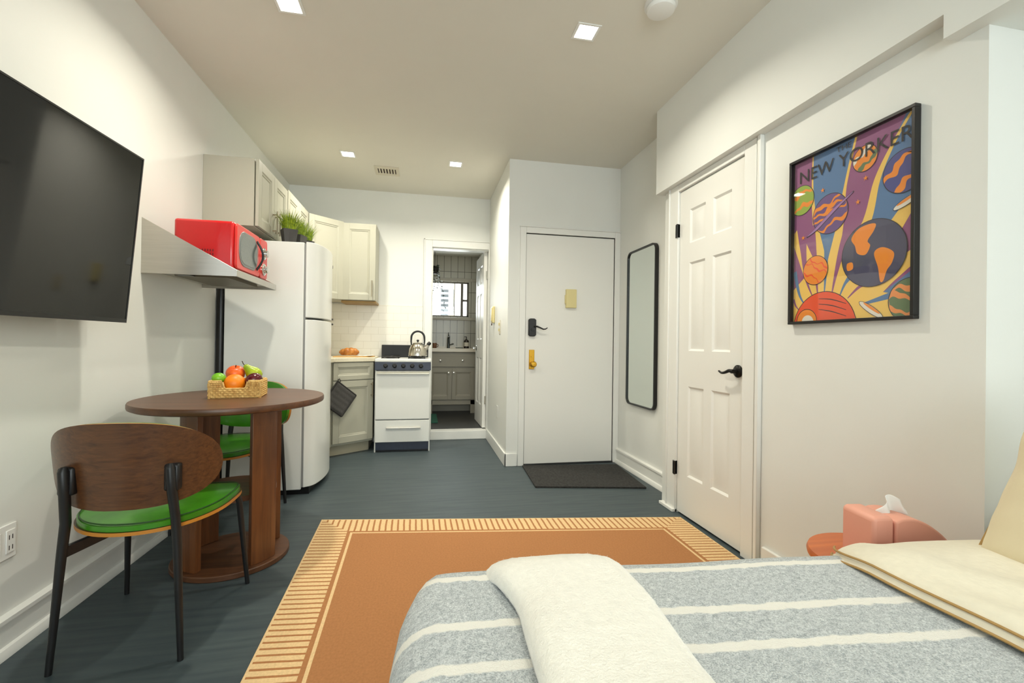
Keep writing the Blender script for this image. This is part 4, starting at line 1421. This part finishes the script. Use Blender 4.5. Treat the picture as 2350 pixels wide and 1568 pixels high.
# cream throw laid across the foot of the bed
THROW = mat('fluffy cream throw', (242, 238, 226), .95, var=.04, vscale=70, bump=1.0, bscale=220, sheen=.6)
TX0, TX1 = .225, .452
sec = []
for i in range(24):
    a = PI * i / 23
    sec.append((-math.copysign(abs(math.cos(a)) ** .45, math.cos(a)), math.sin(a) ** .55))
def throw_pt(u, v):
    # v runs from the far hem over the edge and across the bed
    R = .115
    drop = .30
    Lf = drop - R
    Ltot = Lf + PI / 2 * R + (BWD - R)
    d = v * Ltot
    if d < Lf:
        y, z, ny, nz = .0, BT - drop + d, 1, 0
    elif d < Lf + PI / 2 * R:
        a = (d - Lf) / R
        y, z, ny, nz = -R + R * math.cos(a), BT - R + R * math.sin(a), math.cos(a), math.sin(a)
    else:
        y, z, ny, nz = -R - (d - Lf - PI / 2 * R), BT, 0, 1
    k = u * 23
    i = min(22, int(k)); f = k - i
    sx = sec[i][0] * (1 - f) + sec[i + 1][0] * f; sh = sec[i][1] * (1 - f) + sec[i + 1][1] * f
    wob = .010 * noise.noise(Vector((v * 9, u * 2, 5))) 
    fl = max(0, min(1, (y + .22) / .22)); fl = fl * fl * (3 - 2 * fl)
    xm = (TX0 + TX1) / 2 + .004 * math.sin(v * 12) - .03 * fl + .02 * max(0, -y)
    hw = (TX1 - TX0) / 2 + .022 * fl + .008 * noise.noise(Vector((v * 7, 0, 1)))
    h = .016 + sh * (.036 + wob)
    h += .0018 * noise.noise(Vector((u * 160, v * 900, 0)))
    return (xm + sx * hw, y + ny * h, z + nz * h)
m = MB(); m.grid(throw_pt, 48, 220)
m.move(BED)
th = tag(m.build('throw_blanket', THROW, smooth=80, recalc=False), 'fluffy cream throw laid across the foot of the bed', 'throw blanket')
s = th.modifiers.new('thickness', 'SOLIDIFY'); s.thickness = .006; s.offset = -1

# the nap of the throw: short fibres standing off its surface
rnd = random.Random(5)
nap = bmesh.new()
for i in range(16000):
    u, v = .02 + .96 * rnd.random(), .12 + .55 * rnd.random()
    p = Vector(throw_pt(u, v)); du = Vector(throw_pt(min(1, u + .01), v)) - p; dv_ = Vector(throw_pt(u, v + .004)) - p
    n_ = dv_.cross(du)
    if n_.length < 1e-9:
        continue
    n_.normalize()
    if n_.z < -.2:
        n_ = -n_
    side_ = du.normalized() * .0006
    d_ = (n_ + Vector((rnd.uniform(-1, 1), rnd.uniform(-1, 1), rnd.uniform(-.6, .6))) * .9).normalized() * rnd.uniform(.004, .010)
    nap.faces.new([nap.verts.new(BED @ q) for q in (p - side_, p + side_, p + d_)])
nm = MB(); nm.bm.free(); nm.bm = nap
fz_ = nm.build('nap', THROW, th, smooth=0, recalc=False)
fz_['kind'] = 'stuff'

# ------------------------------------------------------------------ bedside table and tissue box
NS = (1.325, 1.105)
t = thing('bedside_table', 'small round orange bedside table between bed and poster wall', 'side table', (NS[0], NS[1], 0))
ORW = wood('orange lacquered wood', (186, 88, 26), (212, 112, 40), 0, .7, .4, .2)
MB().lathe([(.001, .425), (.165, .425), (.176, .43), (.178, .44), (.174, .45), (.001, .45)], seg=64).build('top', ORW, t, local=True)
for k in range(3):
    a = 2 * PI * k / 3 + .4
    MB().tube([(.08 * math.cos(a), .08 * math.sin(a), .426), (.14 * math.cos(a), .14 * math.sin(a), .0095)], [.016, .01], seg=12).build('leg', ORW, t, local=True)
PINK = mat('salmon pink ceramic', (236, 168, 146), .5)
t = thing('tissue_box', 'salmon pink slanted tissue box on the bedside table', 'tissue box', (1.36, 1.09, .45), math.radians(-8))
prof = [(-.115, 0), (.112, 0), (.112, .068), (.106, .078)] + [(.106 - .115 * i / 8, .078 + .06 * math.sin(PI / 2 * i / 8) ** .9) for i in range(1, 9)] + [(-.03, .137), (-.048, .13)]
prof2 = [(-.112, 0), (-.05, 0), (-.05, .136), (-.06, .143), (-.1, .143), (-.112, .138)]
m = MB().prism([(a, b) for a, b in prof if a > -.1] + [(-.048, 0)], -.06, .06, axis='y')
m.build('box', PINK, t, local=True, bevel=.006, segs=3)
MB().prism(prof2, -.058, .058, axis='y').build('end_piece', PINK, t, local=True, bevel=.01, segs=3)
m = MB()
def tiss(u, v):
    a, b = u - .5, v
    return (-.01 + a * .085 * (1 - .35 * b) + .012 * b, .012 * math.sin(a * 9 + b * 3) + .008 * b, .132 + b * .052 * (1 - .35 * abs(a + .05)) - .022 * abs(a) * b)
m.grid(tiss, 24, 14)
o = m.build('tissue', mat('white tissue', (240, 240, 236), .8), t, local=True, smooth=70)
s = o.modifiers.new('thickness', 'SOLIDIFY'); s.thickness = .0008

# ------------------------------------------------------------------ standing mirror on the nook wall
t = thing('wall_mirror', 'tall narrow mirror with a black rounded frame by the entry door', 'mirror', (XN, 3.41, 1.2))
MY = (3.17, 3.655); MZ = (.565, 1.852)
outer, inner = rrect(MY[0], MY[1], MZ[0], MZ[1], .055, 8), rrect(MY[0] + .011, MY[1] - .011, MZ[0] + .011, MZ[1] - .011, .045, 8)
m = MB()
n = len(outer)
X0, X1 = XN - .03, XN - .002
A = [[m.bm.verts.new((x, p[0], p[1])) for p in q] for q in (outer, inner) for x in (X0, X1)]
for i in range(n):
    j = (i + 1) % n
    for a, b in ((0, 1), (2, 3), (0, 2), (1, 3)):
        m.bm.faces.new((A[a][i], A[a][j], A[b][j], A[b][i]))
m.build('frame', BLACK, t, smooth=40)
MB().prism(inner, XN - .02, XN - .004, axis='x').build('glass', mat('mirror silver', (222, 228, 222), .02, 1.0), t, smooth=30)


# ------------------------------------------------------------------ framed poster
PY, PZ, PW, PH = 1.732, 1.176, .503, .692      # left (far) edge, bottom edge and size of the print
t = thing('framed_poster', 'black framed purple and yellow space poster on the right wall', 'framed poster', (XR, PY - PW / 2, PZ))
F = .012
m = MB()
xb, xf = XR - .026, XR - .001
for y0, y1, z0, z1 in ((PY - PW - F, PY + F, PZ - F, PZ), (PY - PW - F, PY + F, PZ + PH, PZ + PH + F), (PY, PY + F, PZ, PZ + PH), (PY - PW - F, PY - PW, PZ, PZ + PH)):
    m.box(xb, xf, y0, y1, z0, z1)
m.build('frame', mat('black frame wood', (22, 20, 20), .4), t, bevel=.0015)
P_COLS = {'purple': (146, 84, 130), 'blue': (84, 122, 168), 'yellow': (242, 200, 100), 'ink': (34, 28, 40), 'orange': (240, 142, 44), 'navy': (72, 72, 100),  # inks lifted paler to carry the reflected haze of the glass
          'violet': (108, 80, 136), 'lilac': (164, 122, 178), 'red': (236, 82, 40), 'lime': (150, 176, 70), 'olive': (96, 120, 84), 'white': (232, 226, 214), 'peach': (236, 150, 84), 'royal': (72, 76, 140)}
PN = list(P_COLS)
art = MB()
LAY = [0]
def P3(u, v, lay):
    u = min(max(u, 0), PW); v = min(max(v, 0), PH)
    return (XR - .006 - lay * .00004, PY - u, PZ + v)
def poly(pts, col):
    LAY[0] += 1
    q = []
    for p in pts:
        c = P3(p[0], p[1], LAY[0])
        if not q or (Vector(c) - Vector(q[-1])).length > 1e-5:
            q.append(c)
    if (Vector(q[0]) - Vector(q[-1])).length < 1e-5: q.pop()
    if len(q) > 2: art.face(q, PN.index(col))
def band(pts, ws, col, n=26):
    """tapering ribbon along a smooth path"""
    LAY[0] += 1
    def cr(k, t_):
        p0, p1, p2, p3 = [pts[min(max(i, 0), len(pts) - 1)] for i in (k - 1, k, k + 1, k + 2)]
        return [.5 * (2 * p1[c] + (p2[c] - p0[c]) * t_ + (2 * p0[c] - 5 * p1[c] + 4 * p2[c] - p3[c]) * t_ ** 2 + (3 * p1[c] - p0[c] - 3 * p2[c] + p3[c]) * t_ ** 3) for c in (0, 1)]
    path = []
    for k in range(len(pts) - 1):
        for i in range(n // (len(pts) - 1) + 1):
            t_ = i / (n // (len(pts) - 1) + 1)
            path.append((cr(k, t_), ws[k] + (ws[k + 1] - ws[k]) * t_))
    path.append((list(pts[-1]), ws[-1]))
    L = []
    for i, (p, w_) in enumerate(path):
        a, b = path[max(i - 1, 0)][0], path[min(i + 1, len(path) - 1)][0]
        dx, dy = b[0] - a[0], b[1] - a[1]; l = math.hypot(dx, dy) or 1
        L.append(((p[0] - dy / l * w_ / 2, p[1] + dx / l * w_ / 2), (p[0] + dy / l * w_ / 2, p[1] - dx / l * w_ / 2)))
    for (a, b), (c, d) in zip(L, L[1:]):
        q = [P3(*x, LAY[0]) for x in (a, b, d, c)]
        u = []
        for x in q:
            if all((Vector(x) - Vector(y)).length > 1e-5 for y in u): u.append(x)
        if len(u) > 2: art.face(u, PN.index(col))
def disc(cu, cv, r, col, ry=None, n=48, rot=0):
    ry = ry or r
    poly([(cu + r * math.cos(a) * math.cos(rot) - ry * math.sin(a) * math.sin(rot), cv + r * math.cos(a) * math.sin(rot) + ry * math.sin(a) * math.cos(rot)) for a in [2 * PI * k / n for k in range(n)]], col)
def planet(cu, cv, r, base, spots, seed, bands=3, wid=.16, rot=.2):
    """disc with an inked outline and wavy stripes cut to the disc"""
    disc(cu, cv, r + .0025, 'ink'); disc(cu, cv, r, base)
    rnd = random.Random(seed)
    for k in range(bands):
        h = -0.68 + 1.36 * (k + .5) / bands
        top, bot = [], []
        n = 26
        a1, a2 = rnd.random() * 6, rnd.random() * 6
        for i in range(n + 1):
            s_ = -1 + 2 * i / n
            wv = .09 * math.sin(s_ * 5 + a1) + .05 * math.sin(s_ * 11 + a2)
            for lst, o in ((top, wid), (bot, -wid)):
                y = h + wv + o * (.8 + .3 * math.sin(s_ * 4 + a2))
                lim = math.sqrt(max(0, 1 - s_ * s_)) * .985
                lst.append((s_, min(max(y, -lim), lim)))
        pts = top + bot[::-1]
        ca, sa = math.cos(rot), math.sin(rot)
        poly([(cu + r * (x * ca - y * sa), cv + r * (x * sa + y * ca)) for x, y in pts], spots[k % len(spots)])
def blobshape(cu, cv, pts, col):
    n = len(pts); out = []
    for i in range(n):
        p0, p1, p2, p3 = pts[i - 1], pts[i], pts[(i + 1) % n], pts[(i + 2) % n]
        for s_ in range(5):
            t_ = s_ / 5
            out.append(tuple(.5 * (2 * p1[c] + (p2[c] - p0[c]) * t_ + (2 * p0[c] - 5 * p1[c] + 4 * p2[c] - p3[c]) * t_ ** 2 + (3 * p1[c] - p0[c] - 3 * p2[c] + p3[c]) * t_ ** 3) for c in (0, 1)))
    poly([(cu + a, cv + b) for a, b in out], col)
poly([(0, 0), (PW, 0), (PW, PH), (0, PH)], 'purple')
# blue fields
poly([(.17, .06), (.12, .3), (.092, .45), (.09, .55), (.094, PH), (.29, PH), (.255, .58), (.215, .42), (.20, .25), (.195, .08)], 'blue')
poly([(.26, .05), (.33, .3), (.35, .42), (.37, .5), (.42, .6), (.47, PH), (PW, PH), (PW, .42), (.45, .3), (.36, .14)], 'blue')
poly([(.30, .03), (.40, .09), (PW, .16), (PW, .05), (.35, .0)], 'blue')
# yellow rays fanning from the lower left
S0 = (.155, .04)
band([S0, (.09, .2), (.0, .40)], [.10, .075, .05], 'yellow')
band([S0, (.135, .25), (.105, .42), (.093, .56), (.094, PH)], [.11, .05, .02, .008, .006], 'yellow')
band([S0, (.19, .22), (.225, .38), (.245, .52), (.288, PH)], [.13, .05, .03, .012, .009], 'yellow')
band([S0, (.25, .2), (.335, .36), (.372, .5), (.43, .61), (.49, PH)], [.13, .06, .034, .024, .012, .01], 'yellow')
band([S0, (.30, .16), (.41, .28), (.50, .40)], [.14, .08, .06, .035], 'yellow')
band([S0, (.32, .09), (.42, .15), (.51, .21)], [.16, .09, .06, .04], 'yellow')
poly([(0, 0), (0, .14), (.06, .19), (.16, .17), (.26, .15), (.36, .10), (.52, .06), (.52, 0)], 'yellow')
for p, ws, c in (([(.10, .10), (.066, .18), (.05, .3), (.04, .42)], [.003, .012, .03, .06], 'purple'), ([(.125, .1), (.117, .17), (.104, .3), (.085, .40)], [.003, .012, .022, .045], 'purple'), ([(.155, .105), (.16, .18), (.163, .3), (.155, .36)], [.003, .012, .022, .04], 'blue'),
                 ([(.19, .1), (.205, .17), (.235, .28), (.275, .38)], [.003, .013, .03, .05], 'purple'), ([(.225, .09), (.25, .14), (.29, .18)], [.003, .012, .03], 'blue'), ([(.26, .08), (.31, .12), (.38, .15)], [.003, .012, .03], 'purple'),
                 ([(.06, .07), (.03, .12), (.005, .22)], [.003, .012, .02], 'blue'), ([(.03, .05), (.012, .07), (0, .1)], [.003, .008, .01], 'purple'), ([(.31, .05), (.38, .065), (.47, .085)], [.004, .016, .03], 'blue')):
    band(p, ws, c)
# sun at the bottom
disc(.15, -.03, .149, 'ink'); disc(.15, -.03, .146, 'red'); disc(.07, .0, .052, 'ink'); disc(.07, .0, .049, 'orange'); disc(.075, -.005, .03, 'white')
for k in range(3):
    band([(.13, .09 - k * .022), (.19, .082 - k * .024), (.255, .06 - k * .024)], [.002, .004, .002], 'ink')
# planets
planet(.038, .525, .062, 'lime', ['orange', 'lime', 'orange'], 4, 3)
planet(.178, .43, .079, 'violet', ['orange', 'violet', 'orange', 'orange'], 8, 5, .10, .35)
band([(.066, .358), (.12, .385), (.20, .44), (.282, .488)], [.004, .016, .016, .004], 'ink'); band([(.070, .361), (.12, .386), (.20, .441), (.279, .486)], [.002, .012, .012, .002], 'lilac')
planet(.325, .596, .047, 'orange', ['olive', 'orange', 'white'], 5, 3, .2, .6)
planet(.468, .497, .073, 'royal', ['orange', 'royal', 'orange'], 12, 3, .17, .7)
planet(.112, .211, .059, 'orange', ['red', 'orange', 'red'], 3, 4, .06, -.5)
planet(.495, .052, .076, 'olive', ['peach', 'olive', 'peach'], 2, 4, .13, -.1)
disc(.358, .236, .1235, 'ink'); disc(.358, .236, .121, 'navy')
blobshape(.32, .285, [(-.045, .02), (-.02, .05), (.02, .06), (.05, .055), (.042, .03), (.02, .0), (.03, -.02), (.012, -.05), (-.02, -.04), (-.03, -.01)], 'orange')
blobshape(.40, .20, [(-.035, .035), (-.005, .05), (.035, .025), (.03, -.01), (.012, -.035), (.0, -.07), (-.012, -.07), (-.02, -.02)], 'orange')
blobshape(.27, .20, [(-.012, .012), (.01, .014), (.012, -.01), (-.01, -.014)], 'orange')
for cu, cv, rr, ro in ((.354, .03, .055, -.62), (.478, .39, .05, .38)):
    disc(cu, cv, rr, 'ink', .0135, rot=ro); disc(cu, cv, rr - .002, 'white', .0115, rot=ro); disc(cu + .006 * math.cos(ro + 1.57), cv + .006 * math.sin(ro + 1.57), rr * .7, 'orange', .005, rot=ro)
for cu, cv in ((.30, .44), (.05, .36), (.145, .535), (.33, .52)):
    poly([(cu + (.011 if k % 2 == 0 else .004) * math.cos(PI * k / 5 + .3), cv + (.011 if k % 2 == 0 else .004) * math.sin(PI * k / 5 + .3)) for k in range(10)], 'orange')
pr = art.build('print', [mat('ink ' + n_, P_COLS[n_], .6) for n_ in PN], t, smooth=0, recalc=False)
INK = mat('ink lettering', (28, 24, 30), .6)
def lettering(txt, u0, u1, v0, v1):
    cu = bpy.data.curves.new('letters', 'FONT'); cu.body = txt; cu.size = 1.0
    tmp = bpy.data.objects.new('letters', cu); COL.objects.link(tmp)
    dg = bpy.context.evaluated_depsgraph_get(); dg.update()
    me = bpy.data.meshes.new_from_object(tmp.evaluated_get(dg))
    bpy.data.objects.remove(tmp); bpy.data.curves.remove(cu)
    xs = [v.co.x for v in me.vertices]; ys = [v.co.y for v in me.vertices]
    W0, H0, a, b = max(xs) - min(xs), max(ys) - min(ys), min(xs), min(ys)
    inv = wm(t).inverted()
    for v in me.vertices:
        u = u0 + (v.co.x - a) / W0 * (u1 - u0); w_ = v0 + (v.co.y - b) / H0 * (v1 - v0)
        v.co = inv @ Vector(P3(u, w_, LAY[0] + 3))
    me.materials.clear(); me.materials.append(INK)
    o = bpy.data.objects.new('lettering', me); COL.objects.link(o); o.parent = t
    o['label'] = 'dark printed lettering'
    return o
lettering('THE', .207, .272, .663, .683)
lettering('NEW YORKER', .03, .497, .598, .650)
MB().box(XR - .0185, XR - .0175, PY - PW, PY, PZ, PZ + PH).build('glass', glass('poster glass', rough=.02), t, smooth=0)

# ------------------------------------------------------------------ small wall fittings
t = thing('wall_outlet', 'white double outlet low on the left wall', 'outlet', (XL, 1.80, .375))
MB().box(XL, XL + .006, 1.755, 1.862, .315, .432).build('plate', WHITEP, t, bevel=.003)
for y in (1.782, 1.835):
    m = MB().box(XL + .006, XL + .009, y - .017, y + .017, .335, .412).build('socket', WHITEP, t, bevel=.002)
    MB().box(XL + .009, XL + .0093, y - .008, y - .005, .38, .395).box(XL + .009, XL + .0093, y + .005, y + .008, .38, .395).box(XL + .009, XL + .0093, y - .008, y - .005, .345, .36).box(XL + .009, XL + .0093, y + .005, y + .008, .345, .36).build('slot', BLACKG, m, smooth=0)
t = thing('intercom', 'yellowed intercom handset on the narrow wall beside the bathroom door', 'intercom', (.724, 4.62, 1.35))
MB().box(.698, .724, 4.585, 4.665, 1.27, 1.44).build('body', IVORY, t, bevel=.006)
MB().box(.69, .699, 4.60, 4.645, 1.285, 1.425).build('handset', IVORY, t, bevel=.004)
MB().lathe([(.012, .69), (.012, .7)], (0, 4.6, 1.255), seg=16, axis='x').build('button', mat('dark button', (80, 60, 50), .5), t)
t = thing('light_switch', 'ivory double light switch plate on the narrow wall', 'light switch', (.724, 4.26, 1.21))
MB().box(.718, .724, 4.225, 4.30, 1.15, 1.285).build('plate', mat('switch plate', (226, 220, 202), .4), t, bevel=.002)
for z in (1.19, 1.245):
    MB().box(.708, .718, 4.253, 4.268, z - .013, z + .013).build('toggle', IVORY, t, bevel=.002)
t = tag(MB().box(.719, .724, 4.31, 4.38, .345, .46).build('blank_plate', TRIM, bevel=.002), 'painted over blank wall plate low on the narrow wall', 'wall plate')

# ------------------------------------------------------------------ bathroom furniture
VAN = mat('vanity paint', (150, 144, 128), .45)
VY0, VX0, VX1, VT = 6.2, .085, .72, .945
t = thing('bathroom_vanity', 'grey vanity cabinet seen through the bathroom doorway', 'vanity', (.4, 6.4, .1))
m = MB().box(VX0, VX1, VY0 + .02, BY1 - .002, .28, VT - .01)
for x in (VX0, VX1 - .06):
    m.box(x, x + .06, VY0 + .02, VY0 + .08, .1, .28)
m.box(VX0, VX1, VY0 + .02, VY0 + .05, .22, .28)
m.box(VX0, VX1, VY0 + .25, BY1 - .002, .1, .28)
m.build('body', VAN, t, bevel=.002)
dw = MB().box(VX0 + .01, VX1 - .01, VY0, VY0 + .02, .735, .875).build('drawer', VAN, t, bevel=.002)
NICK = mat('satin nickel', (200, 196, 184), .2, .9)
def knob(parent, x, z):
    MB().lathe([(.006, VY0 + .002), (.006, VY0 - .012), (.015, VY0 - .016), (.013, VY0 - .026), (.001, VY0 - .028)], (x, 0, z), seg=16, axis='y').build('knob', NICK, parent)
knob(dw, .245, .822); knob(dw, .545, .822)
for i, x in enumerate((VX0 + .01, (VX0 + VX1) / 2 + .003)):
    w_ = (VX1 - VX0) / 2 - .013
    d = shaker(w_, .42, fr=.05).move(Matrix.Translation((x, VY0, .29))).build('door', VAN, t, bevel=.0015)
    knob(d, .358 if i == 0 else .428, .655)
sk = MB().box(VX0 - .01, VX1 + .01, VY0 - .02, BY1 - .002, VT - .01, VT + .038).build('sink_top', mat('sink white', (214, 204, 184), .25), t, bevel=.006)
MB().box(VX0 + .08, VX1 - .08, BY1 - .025, BY1 - .002, VT + .038, VT + .06).build('upstand', MATS['sink white'], sk)
t = thing('faucet', 'tall dark faucet on the bathroom sink', 'faucet', (.37, 6.56, VT + .038))
MB().tube([(0, 0, 0), (0, 0, .14), (0, -.01, .16), (0, -.1, .165), (0, -.12, .15)], [.02, .016, .014, .012, .012], seg=14).build('spout', mat('dark faucet', (70, 72, 70), .2, .8), t, local=True)
MB().tube([(0, 0, .15), (0, 0, .19), (.0, .01, .225)], [.011, .007, .005], seg=10).build('lever', MATS['dark faucet'], t, local=True)
MB().tube([(.02, 0, .045), (.06, 0, .06), (.075, 0, .058)], [.009, .011, .008], seg=10).build('valve', MATS['dark faucet'], t, local=True)
t = thing('soap_bottle', 'dark pump bottle with a pale label on the vanity', 'soap bottle', (.62, 6.50, VT + .038))
MB().lathe([(.001, 0), (.036, 0), (.037, .01), (.037, .10), (.028, .118), (.012, .125), (.012, .135)], seg=24).build('bottle', mat('dark amber plastic', (38, 28, 22), .25), t, local=True)
MB().lathe([(.0375, .03), (.0375, .085)], seg=24).build('label', mat('label paper', (206, 198, 180), .6), t, local=True)
MB().tube([(0, 0, .13), (0, 0, .165), (-.03, -.005, .165)], [.006, .007, .005], seg=8).build('pump', BLACKG, t, local=True)
t = thing('soap_dish', 'flat dark tray holding the soap bottle on the vanity', 'tray', (.575, 6.5, VT + .038))
t2 = MB().box(.47, .575, 6.47, 6.56, VT + .038, VT + .05).build('tray', mat('dark green tray', (46, 62, 52), .4), bevel=.003)
bpy.data.objects.remove(t); tag(t2, 'flat dark green tray beside the soap bottle on the vanity', 'tray')
t = thing('cup_holder', 'small copper cup at the left of the bathroom sink', 'cup', (.175, 6.5, VT + .038))
MB().lathe([(.001, 0), (.026, 0), (.03, .07), (.027, .07), (.024, .006), (.001, .005)], seg=24).build('cup', mat('copper glaze', (112, 72, 44), .35), t, local=True)
MB().tube([(.03, 0, .055), (.05, 0, .045), (.046, 0, .022), (.028, 0, .015)], .005, seg=8).build('handle', MATS['copper glaze'], t, local=True)
t = tag(MB().box(.05, .20, 5.5, 6.15, .1, .112).build('bath_mat', mat('green bath mat', (40, 92, 74), .9, bump=.5), bevel=.004), 'green bath mat on the dark bathroom floor', 'bath mat')

# trailing plant hung before the bathroom window
LEAF = mat('dark trailing leaves', (44, 58, 34), .5, rgb2=(70, 84, 50), vscale=30)
t = thing('hanging_plant', 'dark trailing plant hanging at the left of the bathroom window', 'hanging plant', (.16, 6.45, BZ))
MB().tube([(.16, 6.45, BZ), (.16, 6.45, 2.12)], .003, seg=6).build('cord', BLACKG, t)
MB().lathe([(.03, 2.02), (.05, 2.05), (.055, 2.12), (.05, 2.12), (.045, 2.06), (.001, 2.05)], (.16, 6.45, 0), seg=24).build('pot', mat('dark planter', (50, 46, 40), .6), t)
rnd = random.Random(11)
vine = MB()
lf = MB()
def leaf(p, s, a, b):
    d = Vector((math.cos(a) * math.cos(b), math.sin(a) * math.cos(b), math.sin(b))); n_ = d.cross(Vector((0, 0, 1))).normalized()
    up = n_.cross(d) * .15 * s
    v = [p, p + d * s * .35 + n_ * s * .3 + up, p + d * s, p + d * s * .35 - n_ * s * .3 + up]
    lf.face(v)
for k in range(5):
    x0_, y0_ = .15 + .04 * math.cos(k * 1.3), 6.45 + .04 * math.sin(k * 1.3)
    n_ = 18; L = [.56, .3, .5, .22, .12][k]
    pts = []
    for i in range(n_):
        s_ = i / (n_ - 1)
        pts.append(Vector((x0_ + .05 * math.sin(s_ * 2 + k) * s_ + .02 + [.05, .0, .02, -.03, .04][k] * s_, y0_ + .03 * math.cos(k + s_ * 3), 2.12 - L * s_ + .03 * math.sin(PI * min(1, s_ * 4)))))
    vine.tube(pts, .002, seg=5)
    for p in pts:
        for q in range(2):
            leaf(p, .03 + .012 * rnd.random(), rnd.random() * 6.3, -.9 + rnd.random())
for k in range(60):
    a = rnd.random() * 6.3
    leaf(Vector((.15 + .04 * math.cos(a), 6.45 + .04 * math.sin(a), 2.05 + .09 * rnd.random())), .045, a, -.7 + rnd.random() * .9)
vine.build('vine', LEAF, t); lf.build('leaves', LEAF, t, recalc=False)

# neighbouring houses outside the bathroom window
def house(name, label, x0, x1, y, z0, z1, wallm, rows, cols, inset, winm):
    t = thing(name, label, 'building', ((x0 + x1) / 2, y, z0))
    MB().box(x0, x1, y, y + 4, z0, z1).build('facade', wallm, t, smooth=0)
    for r in range(rows):
        for c in range(cols):
            wx = (x1 - x0) / cols; hz = (z1 - z0) / rows
            MB().box(x0 + wx * (c + inset), x0 + wx * (c + 1 - inset), y - .04, y + .02, z0 + hz * (r + .3), z0 + hz * (r + .85)).build('window', winm, t, smooth=0)
    return t
DW = mat('dark panes', (18, 24, 26), .5)
house('apartment_building', 'tower with rows of dark windows beyond the bathroom window', 12.3, 18.8, 320, -2.0, 38.4, mat('pale facade', (128, 134, 136), .7), 12, 1, .02, DW)
house('beige_building', 'plain beige building filling the right of the bathroom window', 2.86, 3.52, 48, -2.0, 12.0, mat('beige facade', (150, 138, 112), .7), 3, 1, .44, DW)
